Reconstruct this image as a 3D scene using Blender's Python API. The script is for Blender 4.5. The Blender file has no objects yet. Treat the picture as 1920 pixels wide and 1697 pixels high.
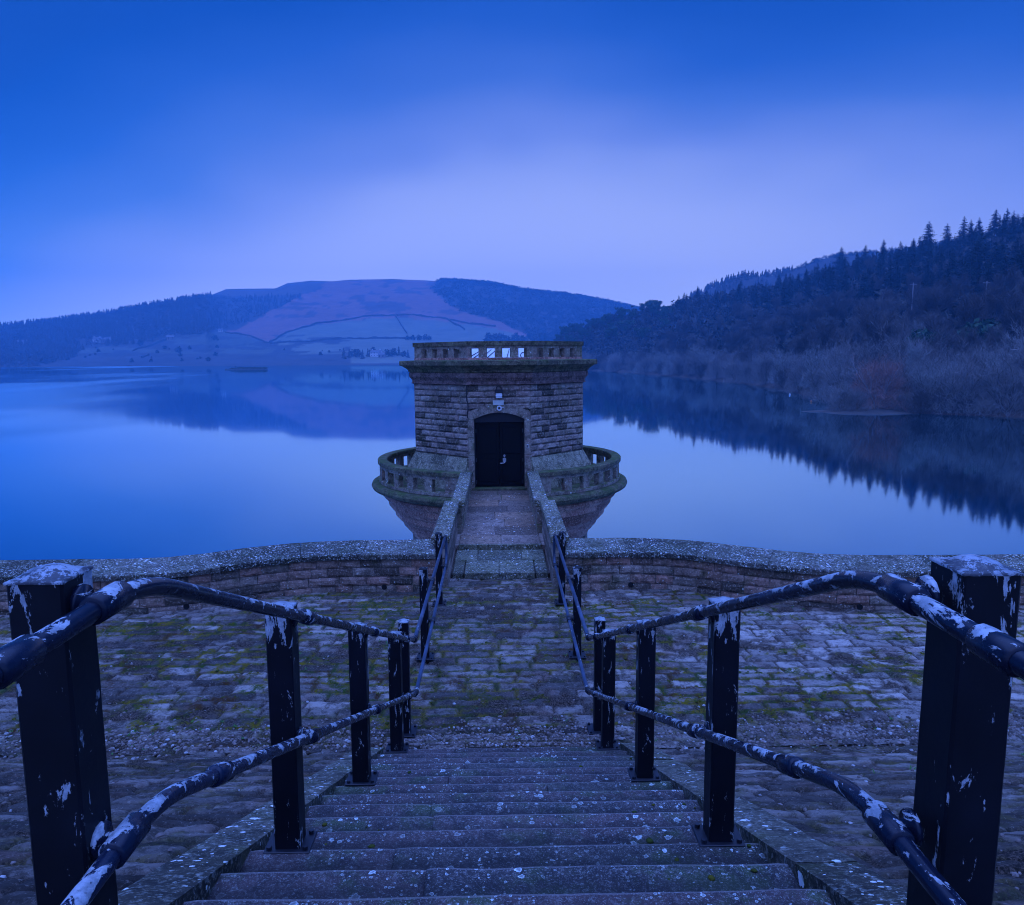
import bpy, math, random
import numpy as np
from mathutils import Vector, Matrix
R = math.radians
random.seed(7); rng = np.random.default_rng(7)
scene = bpy.context.scene
col = scene.collection
PI = math.pi
# ------------------------------------------------------------------ camera model (pixels of the 1920 px wide photograph)
F = 1400.0; CX = 960.0; CY = 848.5
PITCH = math.atan((CY-669)/F); YAW = math.atan(26*math.cos(PITCH)/F); ROLL = 0.0044
def ray(x, y):
    u = x-CX; v = y-CY
    c, s = math.cos(ROLL), math.sin(ROLL)
    u, v = u*c-v*s, u*s+v*c
    Y = F*math.cos(PITCH)-v*math.sin(PITCH); Z = -(F*math.sin(PITCH)+v*math.cos(PITCH)); X = u
    return X*math.cos(YAW)+Y*math.sin(YAW), -X*math.sin(YAW)+Y*math.cos(YAW), Z
def azr(x):                       # lateral distance per metre of depth for a column near the horizon
    a = ray(x, 669); return a[0]/a[1]
def zat(x, y, D):                 # height of what is seen at (x, y) when it stands D metres away
    a = ray(x, y); return a[2]/a[1]*D
WATER = -8.6
# ------------------------------------------------------------------ helpers
def sstep(a, b, x):
    t = np.clip((x-a)/(b-a), 0, 1); return t*t*(3-2*t)
def make_noise(seed):
    g = np.random.default_rng(seed).random((256, 256))
    def f(x, y):
        x = np.asarray(x, float); y = np.asarray(y, float)
        xi = np.floor(x).astype(int); yi = np.floor(y).astype(int)
        fx = x-xi; fy = y-yi; fx = fx*fx*(3-2*fx); fy = fy*fy*(3-2*fy)
        a = g[xi % 256, yi % 256]; b = g[(xi+1) % 256, yi % 256]
        c = g[xi % 256, (yi+1) % 256]; d = g[(xi+1) % 256, (yi+1) % 256]
        return (a*(1-fx)+b*fx)*(1-fy)+(c*(1-fx)+d*fx)*fy
    return f
N1, N2, N3 = make_noise(1), make_noise(2), make_noise(3)
def fbm(n, x, y, o=4):
    s = 0; a = 1; t = 0
    for i in range(o):
        s = s+a*n(x*2**i+i*17.3, y*2**i+i*9.1); t += a; a *= .5
    return s/t
class MB:
    def __init__(s): s.v = []; s.f = []
    def add(s, vs, fs):
        n = len(s.v); s.v.extend([tuple(p) for p in vs]); s.f.extend([tuple(i+n for i in f) for f in fs])
    def box(s, x0, x1, y0, y1, z0, z1):
        s.add([(x0,y0,z0),(x1,y0,z0),(x1,y1,z0),(x0,y1,z0),(x0,y0,z1),(x1,y0,z1),(x1,y1,z1),(x0,y1,z1)],
              [(0,3,2,1),(4,5,6,7),(0,1,5,4),(1,2,6,5),(2,3,7,6),(3,0,4,7)])
    def cbox(s, x0, x1, y0, y1, z0, z1, c=.008):        # chamfered box
        pts = []
        for z, k in ((z0, c), (z0+c, 0), (z1-c, 0), (z1, c)):
            cc = k+c
            ring = [(x0+cc, y0+k), (x1-cc, y0+k), (x1-k, y0+cc), (x1-k, y1-cc), (x1-cc, y1-k), (x0+cc, y1-k), (x0+k, y1-cc), (x0+k, y0+cc)]
            pts += [(a, b, z) for a, b in ring]
        fs = [tuple(range(7, -1, -1)), tuple(range(24, 32))]
        for j in range(3):
            for i in range(8):
                a = j*8+i; b = j*8+(i+1) % 8; fs.append((a, b, b+8, a+8))
        s.add(pts, fs)
    def tube(s, pts, rad, n=10, caps=True):
        pts = [Vector(p) for p in pts]
        if not hasattr(rad, '__len__'): rad = [rad]*len(pts)
        base = len(s.v); up = None
        for i, p in enumerate(pts):
            d = (pts[min(i+1, len(pts)-1)]-pts[max(i-1, 0)]).normalized()
            if up is None:
                up = Vector((0,0,1)) if abs(d.z) < .9 else Vector((1,0,0))
            sd = d.cross(up).normalized(); up = sd.cross(d).normalized()
            for k in range(n):
                a = 2*PI*k/n; s.v.append(tuple(p+rad[i]*(sd*math.cos(a)+up*math.sin(a))))
        for i in range(len(pts)-1):
            for k in range(n):
                a = base+i*n+k; b = base+i*n+(k+1) % n; s.f.append((a, b, b+n, a+n))
        if caps:
            s.f.append(tuple(base+k for k in range(n-1, -1, -1))); s.f.append(tuple(base+(len(pts)-1)*n+k for k in range(n)))
    def lathe(s, prof, cx, cy, n=64, a0=0, a1=2*PI, closed=False):
        full = abs(a1-a0-2*PI) < 1e-6; m = n if full else n+1; base = len(s.v); L = len(prof)
        for i in range(m):
            a = a0+(a1-a0)*i/n
            for r, z in prof: s.v.append((cx+r*math.sin(a), cy-r*math.cos(a), z))
        for i in range(n):
            j = (i+1) % m
            for k in range(L if closed else L-1):
                k2 = (k+1) % L
                s.f.append((base+i*L+k, base+j*L+k, base+j*L+k2, base+i*L+k2))
        if not full and closed:
            s.f.append(tuple(base+k for k in range(L))); s.f.append(tuple(base+n*L+k for k in range(L-1, -1, -1)))
    def build(s, name, m, parent=None, smooth=False):
        me = bpy.data.meshes.new(name); me.from_pydata(s.v, [], s.f); me.update()
        return link(name, me, m, parent, smooth)
def link(name, me, m, parent=None, smooth=False):
    o = bpy.data.objects.new(name, me); col.objects.link(o)
    if m is not None: me.materials.append(m)
    if smooth: me.polygons.foreach_set('use_smooth', [True]*len(me.polygons))
    if parent: o.parent = parent
    return o
def empty(name, loc, label=None, cat=None, group=None, rz=0):
    o = bpy.data.objects.new(name, None); col.objects.link(o); o.location = loc; o.rotation_euler.z = rz
    o.empty_display_size = .1
    return tag(o, label, cat, group)
def tag(o, label=None, cat=None, group=None, kind=None):
    if label: o['label'] = label
    if cat: o['category'] = cat
    if group: o['group'] = group
    if kind: o['kind'] = kind
    return o
def np_mesh(name, V, Fq, m, smooth=True, attrs=None):
    me = bpy.data.meshes.new(name)
    me.vertices.add(len(V)); me.vertices.foreach_set('co', np.asarray(V, np.float32).ravel())
    k = Fq.shape[1]
    me.loops.add(Fq.size); me.loops.foreach_set('vertex_index', Fq.astype(np.int32).ravel())
    me.polygons.add(len(Fq)); me.polygons.foreach_set('loop_start', np.arange(0, Fq.size, k, dtype=np.int32))
    me.polygons.foreach_set('loop_total', np.full(len(Fq), k, np.int32))
    me.update(calc_edges=True); me.validate()
    if attrs:
        for an, arr in attrs.items():
            a = me.color_attributes.new(an, 'FLOAT_COLOR', 'POINT')
            rgba = np.ones((len(V), 4), np.float32); rgba[:, :arr.shape[1]] = arr; a.data.foreach_set('color', rgba.ravel())
    return link(name, me, m, None, smooth)
def grid_faces(nu, nv):
    i = np.arange(nu-1)[:, None]; j = np.arange(nv-1)[None, :]
    a = (i*nv+j).ravel(); return np.stack([a, a+nv, a+nv+1, a+1], 1)
# ------------------------------------------------------------------ materials
class NT:
    def __init__(s, name):
        s.m = bpy.data.materials.new(name); s.m.use_nodes = True; s.t = s.m.node_tree; s.t.nodes.clear()
        s.out = s.n('ShaderNodeOutputMaterial'); s.b = s.n('ShaderNodeBsdfPrincipled'); s.t.links.new(s.b.outputs[0], s.out.inputs[0])
        s.co = s.n('ShaderNodeTexCoord').outputs['Object']
    def n(s, t, **k):
        x = s.t.nodes.new(t)
        for a, b in k.items(): setattr(x, a, b)
        return x
    def set(s, sock, v):
        if hasattr(v, 'links') or isinstance(v, bpy.types.NodeSocket): s.t.links.new(v, sock)
        else: sock.default_value = v
    def noise(s, scale, detail=5, rough=.6, vec=None, dist=0):
        x = s.n('ShaderNodeTexNoise'); x.inputs['Scale'].default_value = scale; x.inputs['Detail'].default_value = detail
        x.inputs['Roughness'].default_value = rough; x.inputs['Distortion'].default_value = dist
        s.t.links.new(vec or s.co, x.inputs['Vector']); return x.outputs['Fac']
    def mapv(s, scale=(1,1,1), loc=(0,0,0), vec=None):
        x = s.n('ShaderNodeMapping'); x.inputs['Scale'].default_value = scale; x.inputs['Location'].default_value = loc
        s.t.links.new(vec or s.co, x.inputs['Vector']); return x.outputs[0]
    def math(s, op, a, b=0.0, c=None, clamp=False):
        x = s.n('ShaderNodeMath', operation=op); x.use_clamp = clamp
        s.set(x.inputs[0], a); s.set(x.inputs[1], b)
        if c is not None: s.set(x.inputs[2], c)
        return x.outputs[0]
    def ss(s, v, a, b):
        x = s.n('ShaderNodeMapRange', interpolation_type='SMOOTHSTEP')
        s.set(x.inputs['Value'], v); x.inputs['From Min'].default_value = a; x.inputs['From Max'].default_value = b
        return x.outputs[0]
    def mix(s, f, a, b):
        x = s.n('ShaderNodeMix', data_type='RGBA'); s.set(x.inputs['Factor'], f)
        for q, v in ((x.inputs['A'], a), (x.inputs['B'], b)):
            if isinstance(v, tuple): v = (*v[:3], 1)
            s.set(q, v)
        return x.outputs['Result']
    def attr(s, name):
        x = s.n('ShaderNodeVertexColor'); x.layer_name = name
        y = s.n('ShaderNodeSeparateColor'); s.t.links.new(x.outputs[0], y.inputs[0]); return y.outputs, x.outputs[0]
    def bump(s, h, strength=.3, dist=.02):
        x = s.n('ShaderNodeBump'); x.inputs['Strength'].default_value = strength; x.inputs['Distance'].default_value = dist
        s.t.links.new(h, x.inputs['Height']); s.t.links.new(x.outputs[0], s.b.inputs['Normal'])
    def spots(s, scale, rmin, rmax, dens, vec=None, warp=.25):
        # scattered round lichens of unequal size: 1 inside
        v = s.n('ShaderNodeTexVoronoi'); v.inputs['Scale'].default_value = scale
        nv = s.n('ShaderNodeTexNoise'); nv.inputs['Scale'].default_value = scale*3; nv.inputs['Detail'].default_value = 3
        s.t.links.new(vec or s.co, nv.inputs['Vector'])
        ad = s.n('ShaderNodeMix', data_type='RGBA', blend_type='LINEAR_LIGHT'); ad.inputs['Factor'].default_value = warp/scale
        s.t.links.new(vec or s.co, ad.inputs['A']); s.t.links.new(nv.outputs['Color'], ad.inputs['B'])
        s.t.links.new(ad.outputs['Result'], v.inputs['Vector'])
        sc = s.n('ShaderNodeSeparateColor'); s.t.links.new(v.outputs['Color'], sc.inputs[0])
        rad = s.math('MULTIPLY_ADD', s.math('POWER', sc.outputs[0], 3.0), rmax-rmin, rmin)
        on = s.math('LESS_THAN', sc.outputs[1], dens)
        ins = s.math('LESS_THAN', v.outputs['Distance'], rad)
        return s.math('MULTIPLY', on, ins), s.math('DIVIDE', v.outputs['Distance'], rad)
    def punch(s, c, m, k):            # widen the range of tones about the mean m
        d = s.n('ShaderNodeVectorMath', operation='DIVIDE'); s.set(d.inputs[0], c); d.inputs[1].default_value = (m, m, m)
        g = s.n('ShaderNodeGamma'); s.t.links.new(d.outputs[0], g.inputs[0]); g.inputs[1].default_value = k
        x = s.n('ShaderNodeVectorMath', operation='MULTIPLY'); s.t.links.new(g.outputs[0], x.inputs[0]); x.inputs[1].default_value = (m, m, m)
        y = s.n('ShaderNodeVectorMath', operation='MINIMUM'); s.t.links.new(x.outputs[0], y.inputs[0]); y.inputs[1].default_value = (.72, .72, .72); return y.outputs[0]
    def fin(s, c, rough=.85, spec=.3):
        s.set(s.b.inputs['Base Color'], c if not isinstance(c, tuple) else (*c[:3], 1))
        s.set(s.b.inputs['Roughness'], rough); s.b.inputs['Specular IOR Level'].default_value = spec
        return s.m
def upz(t):                       # how much a surface faces up
    g = t.n('ShaderNodeNewGeometry'); x = t.n('ShaderNodeSeparateXYZ'); t.t.links.new(g.outputs['Normal'], x.inputs[0]); return x.outputs[2]
def obj_random(t):
    return t.n('ShaderNodeNewGeometry').outputs['Random Per Island']
def sandstone(name, c1, c2, c3, green=.5, lich=.0, fleck=0, grit=1.0, bscale=14, bstr=.5, rough=.9, lscale=22, island=True, top_green=None, gcol=(.05,.075,.018)):
    t = NT(name)
    n1 = t.noise(1.6, 6, .65); n2 = t.noise(9, 6, .7); n3 = t.noise(bscale*2, 8, .75)
    c = t.mix(t.ss(n1, .35, .65), c1, c2)
    if island:
        r = obj_random(t)
        c = t.mix(t.math('MULTIPLY', r, .85), c, c3)
        r2 = t.math('FRACT', t.math('MULTIPLY', r, 7.31))
        c = t.mix(t.ss(r2, .55, 1.0), c, tuple(q*.55 for q in c1))
    else: c = t.mix(t.ss(t.noise(3.3, 4, .6), .45, .7), c, c3)
    c = t.mix(t.math('MULTIPLY', t.ss(n2, .44, .64), .72*grit), c, tuple(q*.38 for q in c1))
    c = t.mix(t.math('MULTIPLY', t.ss(n3, .5, .66), .6*grit), c, tuple(min(1, q*1.9) for q in c2))
    c = t.mix(t.math('MULTIPLY', t.ss(t.noise(bscale*3.3, 6, .8), .56, .66), .6*grit), c, tuple(q*.3 for q in c1))
    if green:
        g = t.math('MULTIPLY', t.ss(t.noise(2.4, 7, .7), .5, .68), green)
        c = t.mix(g, c, gcol)
    if top_green:
        g = t.math('MULTIPLY', t.ss(t.noise(4.0, 6, .7), .38, .62), t.math('MULTIPLY', t.ss(upz(t), .05, .7), top_green))
        c = t.mix(g, c, (gcol[0]*1.3, gcol[1]*1.4, gcol[2]))
    if fleck:
        fl = t.math('MULTIPLY', t.ss(t.noise(30, 6, .7), .555, .58), t.ss(t.noise(3.0, 4, .6), .3, .55)); c = t.mix(t.math('MULTIPLY', fl, fleck), c, (.50,.53,.50))
    if lich:
        sp, d = t.spots(lscale, .1, .5, lich); sp2, d2 = t.spots(lscale*2.4, .15, .5, lich*.9)
        patch = t.ss(t.noise(3.1, 4, .6), .35, .6)
        m = t.math('MULTIPLY', t.math('MAXIMUM', sp, sp2), patch)
        c = t.mix(t.math('MULTIPLY', m, .85), c, (.5,.53,.5))
    c = t.punch(c, max(.06, sum(c1+c2)/6*1.05), 1.55)
    h = t.math('ADD', t.math('MULTIPLY', t.noise(bscale, 10, .72), 1.0), t.math('MULTIPLY', n3, .4))
    t.bump(h, bstr, .03)
    return t.fin(c, rough, .25)
M = {}
M['tower'] = sandstone('rock_faced_stone', (.22,.19,.165), (.36,.32,.28), (.30,.235,.21), .3, bscale=11, bstr=.8, grit=.6)
M['mortar'] = sandstone('mortar', (.15,.14,.13), (.2,.19,.17), (.12,.11,.10), .2, island=False)
M['trim'] = sandstone('dressed_stone', (.19,.165,.14), (.28,.25,.21), (.24,.18,.155), .45, lich=.08, bscale=18, bstr=.35, island=False, top_green=.7)
M['red_trim'] = sandstone('red_dressed_stone', (.46,.27,.22), (.58,.39,.32), (.32,.21,.19), .1, bscale=16, bstr=.3)
M['frieze'] = sandstone('brown_frieze_stone', (.15,.11,.10), (.22,.165,.15), (.12,.09,.085), .2, bscale=16, bstr=.3, island=False)
M['dark_trim'] = sandstone('algae_stained_stone', (.08,.075,.06), (.14,.13,.09), (.11,.09,.075), .55, bscale=16, bstr=.4, island=False, top_green=.65, gcol=(.035,.055,.018))
M['pale_trim'] = sandstone('plinth_stone', (.20,.19,.15), (.28,.265,.21), (.24,.22,.17), .4, bscale=14, bstr=.3, gcol=(.09,.105,.05))
M['coping'] = sandstone('lichened_coping', (.075,.072,.065), (.13,.125,.11), (.10,.09,.08), .15, lich=.45, fleck=.38, bscale=26, bstr=.7, lscale=26, top_green=.1)
M['bridge_coping'] = sandstone('bridge_coping_stone', (.075,.07,.055), (.13,.12,.09), (.11,.09,.065), .6, lich=.35, fleck=.32, bscale=26, bstr=.5, lscale=20, gcol=(.11,.105,.028))
M['wall'] = sandstone('wall_block_stone', (.20,.17,.145), (.31,.265,.23), (.33,.21,.17), .4, grit=.75, lich=.08, bscale=16, bstr=.9, lscale=30)
M['deck'] = sandstone('flagstone', (.155,.125,.11), (.22,.18,.155), (.20,.14,.10), .12, bscale=20, bstr=.25, lich=.1)
M['gate_step'] = sandstone('gritty_step_stone', (.10,.10,.08), (.15,.145,.11), (.12,.11,.08), .45, lich=.3, fleck=.25, bscale=40, bstr=.5, gcol=(.08,.085,.035))
def m_steps():
    t = NT('lichened_step_stone')
    n1 = t.noise(1.3, 5, .6); n2 = t.noise(7, 7, .7); n3 = t.noise(55, 7, .75)
    r = obj_random(t); r2 = t.math('FRACT', t.math('MULTIPLY', r, 13.7)); r3 = t.math('FRACT', t.math('MULTIPLY', r, 5.9))
    c = t.mix(r, (.035,.032,.034), (.08,.076,.068))
    c = t.mix(t.math('MULTIPLY', t.ss(r2, .55, .75), .7), c, (.085,.055,.055))
    c = t.mix(t.math('MULTIPLY', t.ss(n1, .42, .6), .5), c, (.075,.062,.06))
    c = t.mix(t.math('MULTIPLY', t.ss(n2, .42, .66), .75), c, (.028,.028,.030))
    c = t.mix(t.math('MULTIPLY', t.ss(t.noise(1.9, 7, .75), .5, .64), .8), c, (.055,.075,.038))
    c = t.mix(t.math('MULTIPLY', t.ss(n3, .5, .68), .6), c, (.20,.19,.18))
    c = t.mix(t.math('MULTIPLY', t.ss(t.noise(150, 3, .8), .56, .66), .6), c, (.30,.30,.29))
    # grime and painted shade towards the back of each tread, and the rubbed nosing
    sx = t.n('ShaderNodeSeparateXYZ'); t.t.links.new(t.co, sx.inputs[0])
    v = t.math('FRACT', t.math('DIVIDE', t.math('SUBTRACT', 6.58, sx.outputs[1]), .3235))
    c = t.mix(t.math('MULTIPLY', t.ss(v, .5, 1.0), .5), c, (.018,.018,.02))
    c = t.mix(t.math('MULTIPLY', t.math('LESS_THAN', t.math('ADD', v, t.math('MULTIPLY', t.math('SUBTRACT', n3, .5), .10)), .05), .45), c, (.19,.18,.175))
    c = t.mix(t.math('MULTIPLY', t.ss(t.noise(30, 8, .8), .56, .62), .3), c, (.24,.25,.24))
    patch = t.ss(t.noise(1.7, 3, .5), .38, .58)
    for sc, dn, amt in ((12, .20, .85), (24, .50, .9), (62, .62, .8)):
        sp, d = t.spots(sc, .05, .44, dn, warp=.28)
        lc = t.mix(t.ss(d, .55, .95), (.20,.22,.21), (.46,.50,.48))
        m = t.math('MULTIPLY', sp, t.math('MULTIPLY', t.math('MULTIPLY_ADD', patch, .8, .2), amt))
        c = t.mix(m, c, lc)
    gr = t.ss(t.math('ADD', v, t.math('MULTIPLY', t.math('SUBTRACT', n2, .5), .35)), .10, .42)  # shade painted in along with grime, darkening the tread behind its nosing
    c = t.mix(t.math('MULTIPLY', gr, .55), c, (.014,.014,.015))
    hs = t.n('ShaderNodeHueSaturation'); t.t.links.new(c, hs.inputs['Color']); t.t.links.new(t.math('MULTIPLY_ADD', r3, .75, .62), hs.inputs['Value']); c = t.punch(hs.outputs[0], .10, 1.35)
    t.bump(t.math('ADD', t.noise(14, 9, .7), t.math('MULTIPLY', n3, .4)), .7, .016)
    return t.fin(c, .82, .25)
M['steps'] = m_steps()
def m_setts():
    t = NT('mossy_stone_setts')
    o, _ = t.attr('Sett')
    tone, joint, moss = o[0], o[1], o[2]
    n2 = t.noise(6, 9, .78); n3 = t.noise(40, 8, .8)
    c = t.mix(tone, (.065,.058,.054), (.37,.325,.29))
    c = t.mix(t.math('MULTIPLY', t.ss(t.noise(2.1, 4, .6), .5, .7), .7), c, (.20,.14,.12))
    c = t.mix(t.math('MULTIPLY', t.ss(n2, .46, .60), .72), c, (.05,.042,.036))
    c = t.mix(t.math('MULTIPLY', t.ss(n3, .54, .64), .5), c, (.42,.38,.34))
    c = t.mix(t.math('MULTIPLY', t.ss(t.noise(31, 8, .8), .55, .66), .85), c, (.022,.018,.014))
    c = t.mix(t.math('MULTIPLY', joint, .9), c, t.mix(t.ss(t.noise(60, 4, .8), .44, .62), (.024,.018,.013), (.17,.13,.105)))
    mm = t.math('MULTIPLY', moss, t.ss(t.noise(30, 7, .8), .40, .54), clamp=True)
    mc = t.mix(t.ss(t.noise(5, 5, .6), .4, .6), (.15,.125,.010), (.05,.08,.016))
    mc = t.mix(t.ss(t.noise(2.3, 4, .6), .52, .62), mc, (.085,.045,.015))
    c = t.mix(mm, c, mc)
    c = t.punch(c, .19, 1.38)
    hs = t.n('ShaderNodeHueSaturation'); t.t.links.new(c, hs.inputs['Color']); hs.inputs['Value'].default_value = 1.0; c = hs.outputs[0]
    t.bump(t.math('ADD', t.noise(22, 10, .8), t.math('MULTIPLY', n3, .6)), 1.0, .028)
    return t.fin(c, .9, .2)
M['setts'] = m_setts()
def m_paint(name, chips, top, rim=0, streak=(1,1,1), scale=9, base=(.006,.007,.012), rough=.33):
    t = NT(name)
    v = t.mapv(streak)
    n = t.math('MULTIPLY_ADD', t.noise(scale*4.5, 5, .75), .16, t.math('SUBTRACT', t.noise(scale, 8, .66, v, .6), .08)); n2 = t.noise(scale*.22, 3, .5)
    u = t.ss(upz(t), -.1, .9)
    gz = t.n('ShaderNodeSeparateXYZ'); t.t.links.new(t.n('ShaderNodeTexCoord').outputs['Generated'], gz.inputs[0])
    thr = t.math('MULTIPLY_ADD', u, top, t.math('MULTIPLY_ADD', n2, .28, n))
    if rim: thr = t.math('MULTIPLY_ADD', t.ss(gz.outputs[2], .80, 1.0), rim, thr)
    mask = t.ss(thr, 1-chips, 1-chips+.012)
    pr = t.mix(t.ss(t.noise(30, 5, .7), .35, .65), (.20,.22,.235), (.40,.42,.44))
    pr = t.mix(t.math('MULTIPLY', t.ss(t.noise(80, 3, .7), .58, .66), .6), pr, (.10,.10,.11))
    c = t.mix(mask, t.mix(t.ss(t.noise(3, 4, .6), .4, .7), base, tuple(q*1.9 for q in base)), pr)
    t.bump(t.math('ADD', t.math('MULTIPLY', mask, -.5), t.math('MULTIPLY', t.noise(35, 5, .6), .25)), .5, .004)
    rr = t.math('MULTIPLY_ADD', mask, .35, t.math('MULTIPLY_ADD', t.noise(12, 5, .7), .25, rough-.1))
    return t.fin(c, rr, .22)
M['rail'] = m_paint('chipped_blue_black_rail_paint', .250, .095, streak=(1,.5,1), scale=25, base=(.005,.008,.018), rough=.24)
M['far_rail'] = m_paint('worn_blue_rail_paint', .16, .06, streak=(1,.3,1), scale=30, base=(.03,.045,.075), rough=.3)
M['post'] = m_paint('peeling_black_post_paint', .235, .02, .115, streak=(1.6,1.6,.42), scale=17, base=(.0025,.003,.006), rough=.5)
def m_cap():
    t = NT('bare_primer_on_cap')
    n = t.noise(16, 6, .65); c = t.mix(t.ss(n, .3, .7), (.13,.15,.17), (.30,.33,.36))
    c = t.mix(t.ss(t.noise(14, 9, .78), .535, .56), c, (.02,.022,.03))
    c = t.mix(t.math('MULTIPLY', t.ss(t.noise(70, 4, .7), .55, .65), .5), c, (.14,.14,.13))
    t.bump(t.noise(20, 7, .7), .5, .008); return t.fin(c, .45, .5)
M['cap'] = m_cap()
def simple(name, c, rough=.6, metal=0, spec=.4, var=.3, sc=12):
    t = NT(name); k = t.mix(t.ss(t.noise(sc, 5, .6), .3, .7), c, tuple(q*(1-var) for q in c))
    t.b.inputs['Metallic'].default_value = metal; return t.fin(k, rough, spec)
M['iron'] = simple('dark_iron', (.012,.013,.02), .45)
M['door'] = simple('black_door_paint', (.0016,.0016,.003), .6, spec=.15, var=.4, sc=5)
M['steel'] = simple('steel_fittings', (.55,.56,.58), .3, .7)
M['hinge'] = simple('worn_hinge_iron', (.06,.065,.08), .4)
M['white'] = simple('white_plastic', (.62,.64,.66), .4, var=.15)
M['cream'] = simple('cream_board', (.52,.55,.5), .5, var=.2)
M['black'] = simple('black_void', (.004,.004,.005), .9)
M['pebble'] = None
def m_pebble():
    t = NT('pebbles_and_litter'); r = obj_random(t)
    c = t.mix(r, (.07,.055,.045), (.22,.17,.15)); c = t.mix(t.ss(t.math('FRACT', t.math('MULTIPLY', r, 9.7)), .8, 1), c, (.34,.33,.32))
    return t.fin(c, .85, .25)
M['pebble'] = m_pebble()
def m_moss():
    t = NT('cushion_moss'); r = obj_random(t)
    c = t.mix(r, (.11,.095,.012), (.04,.065,.014)); c = t.mix(t.math('MULTIPLY', t.ss(t.noise(60, 5, .7), .4, .65), .6), c, (.03,.035,.008))
    t.bump(t.noise(90, 5, .8), .8, .01); return t.fin(c, .95, .1)
M['moss'] = m_moss()
def foliage(name, a, b, rough=.9):
    t = NT(name); r = obj_random(t); oi = t.n('ShaderNodeObjectInfo').outputs['Random']
    c = t.mix(t.math('MULTIPLY_ADD', r, .5, t.math('MULTIPLY', oi, .5)), a, b)
    return t.fin(c, rough, .1)
M['twig'] = foliage('bare_brown_twigs', (.125,.115,.105), (.215,.195,.18))
M['twig_grey'] = foliage('bare_grey_twigs', (.15,.152,.14), (.26,.258,.24))
M['twig_mid'] = foliage('bare_woodland_twigs', (.075,.068,.062), (.14,.125,.112))
M['twig_dark'] = foliage('bare_dark_twigs', (.048,.044,.042), (.095,.082,.074))
M['twig_red'] = foliage('russet_twigs', (.21,.105,.085), (.31,.17,.135))
M['bark'] = foliage('dark_bark', (.05,.042,.038), (.09,.078,.07))
M['birch'] = foliage('pale_bark', (.20,.185,.18), (.26,.24,.23))
M['conifer'] = foliage('dark_conifer_needles', (.008,.016,.011), (.020,.036,.022))
M['pine'] = foliage('pine_needles', (.025,.05,.026), (.045,.085,.04))
M['spring'] = foliage('fresh_green_boughs', (.022,.055,.032), (.038,.08,.042))
M['farwood'] = foliage('far_wood_foliage', (.022,.030,.022), (.06,.052,.044))
M['roof'] = simple('slate_roof', (.10,.10,.11), .6)
M['render'] = simple('white_rendered_wall', (.62,.60,.58), .8, var=.2, sc=.5)
M['fieldstone'] = simple('gritstone_house_wall', (.24,.21,.19), .9, var=.4, sc=.6)
M['glass'] = simple('window_glass', (.02,.02,.03), .15)
M['raft'] = simple('raft_vegetation', (.035,.055,.02), .9, var=.5, sc=1)
M['rafttimber'] = simple('raft_timber', (.08,.075,.06), .8, var=.4, sc=1)
def m_land():
    t = NT('hill_ground'); o, c = t.attr('Land')
    n = t.noise(.011, 8, .68); n2 = t.noise(.045, 7, .7, t.mapv((1,1,2.5)))
    hsv = t.n('ShaderNodeHueSaturation'); t.t.links.new(c, hsv.inputs['Color'])
    t.t.links.new(t.math('MULTIPLY_ADD', n2, .9, t.math('MULTIPLY_ADD', n, .7, .2)), hsv.inputs['Value'])
    t.bump(n2, .5, 3.0)
    return t.fin(hsv.outputs[0], .95, .1)
M['land'] = m_land()
M['shore'] = simple('muddy_shore', (.05,.042,.036), .85, var=.45, sc=.4)
def m_water():
    t = NT('still_lake_water')
    t.b.inputs['Base Color'].default_value = (.0004,.0014,.004,1)
    t.b.inputs['IOR'].default_value = 1.333
    w = t.noise(.006, 4, .55, t.mapv((1,.35,1)), .3)
    r = t.math('MULTIPLY_ADD', t.ss(w, .52, .64), .17, .042)
    t.set(t.b.inputs['Roughness'], r)
    g = t.n('ShaderNodeBsdfAnisotropic'); g.distribution = 'GGX'; g.inputs['Color'].default_value = (.60,.90,1.0,1); t.set(g.inputs['Roughness'], r)
    lw = t.n('ShaderNodeFresnel'); lw.inputs['IOR'].default_value = 2.9
    mx = t.n('ShaderNodeMixShader'); t.t.links.new(t.math('MULTIPLY_ADD', lw.outputs[0], .80, .30, True), mx.inputs[0]); t.t.links.new(t.b.outputs[0], mx.inputs[1]); t.t.links.new(g.outputs[0], mx.inputs[2])
    t.t.links.new(mx.outputs[0], t.out.inputs[0])
    return t.m
M['water'] = m_water()
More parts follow.
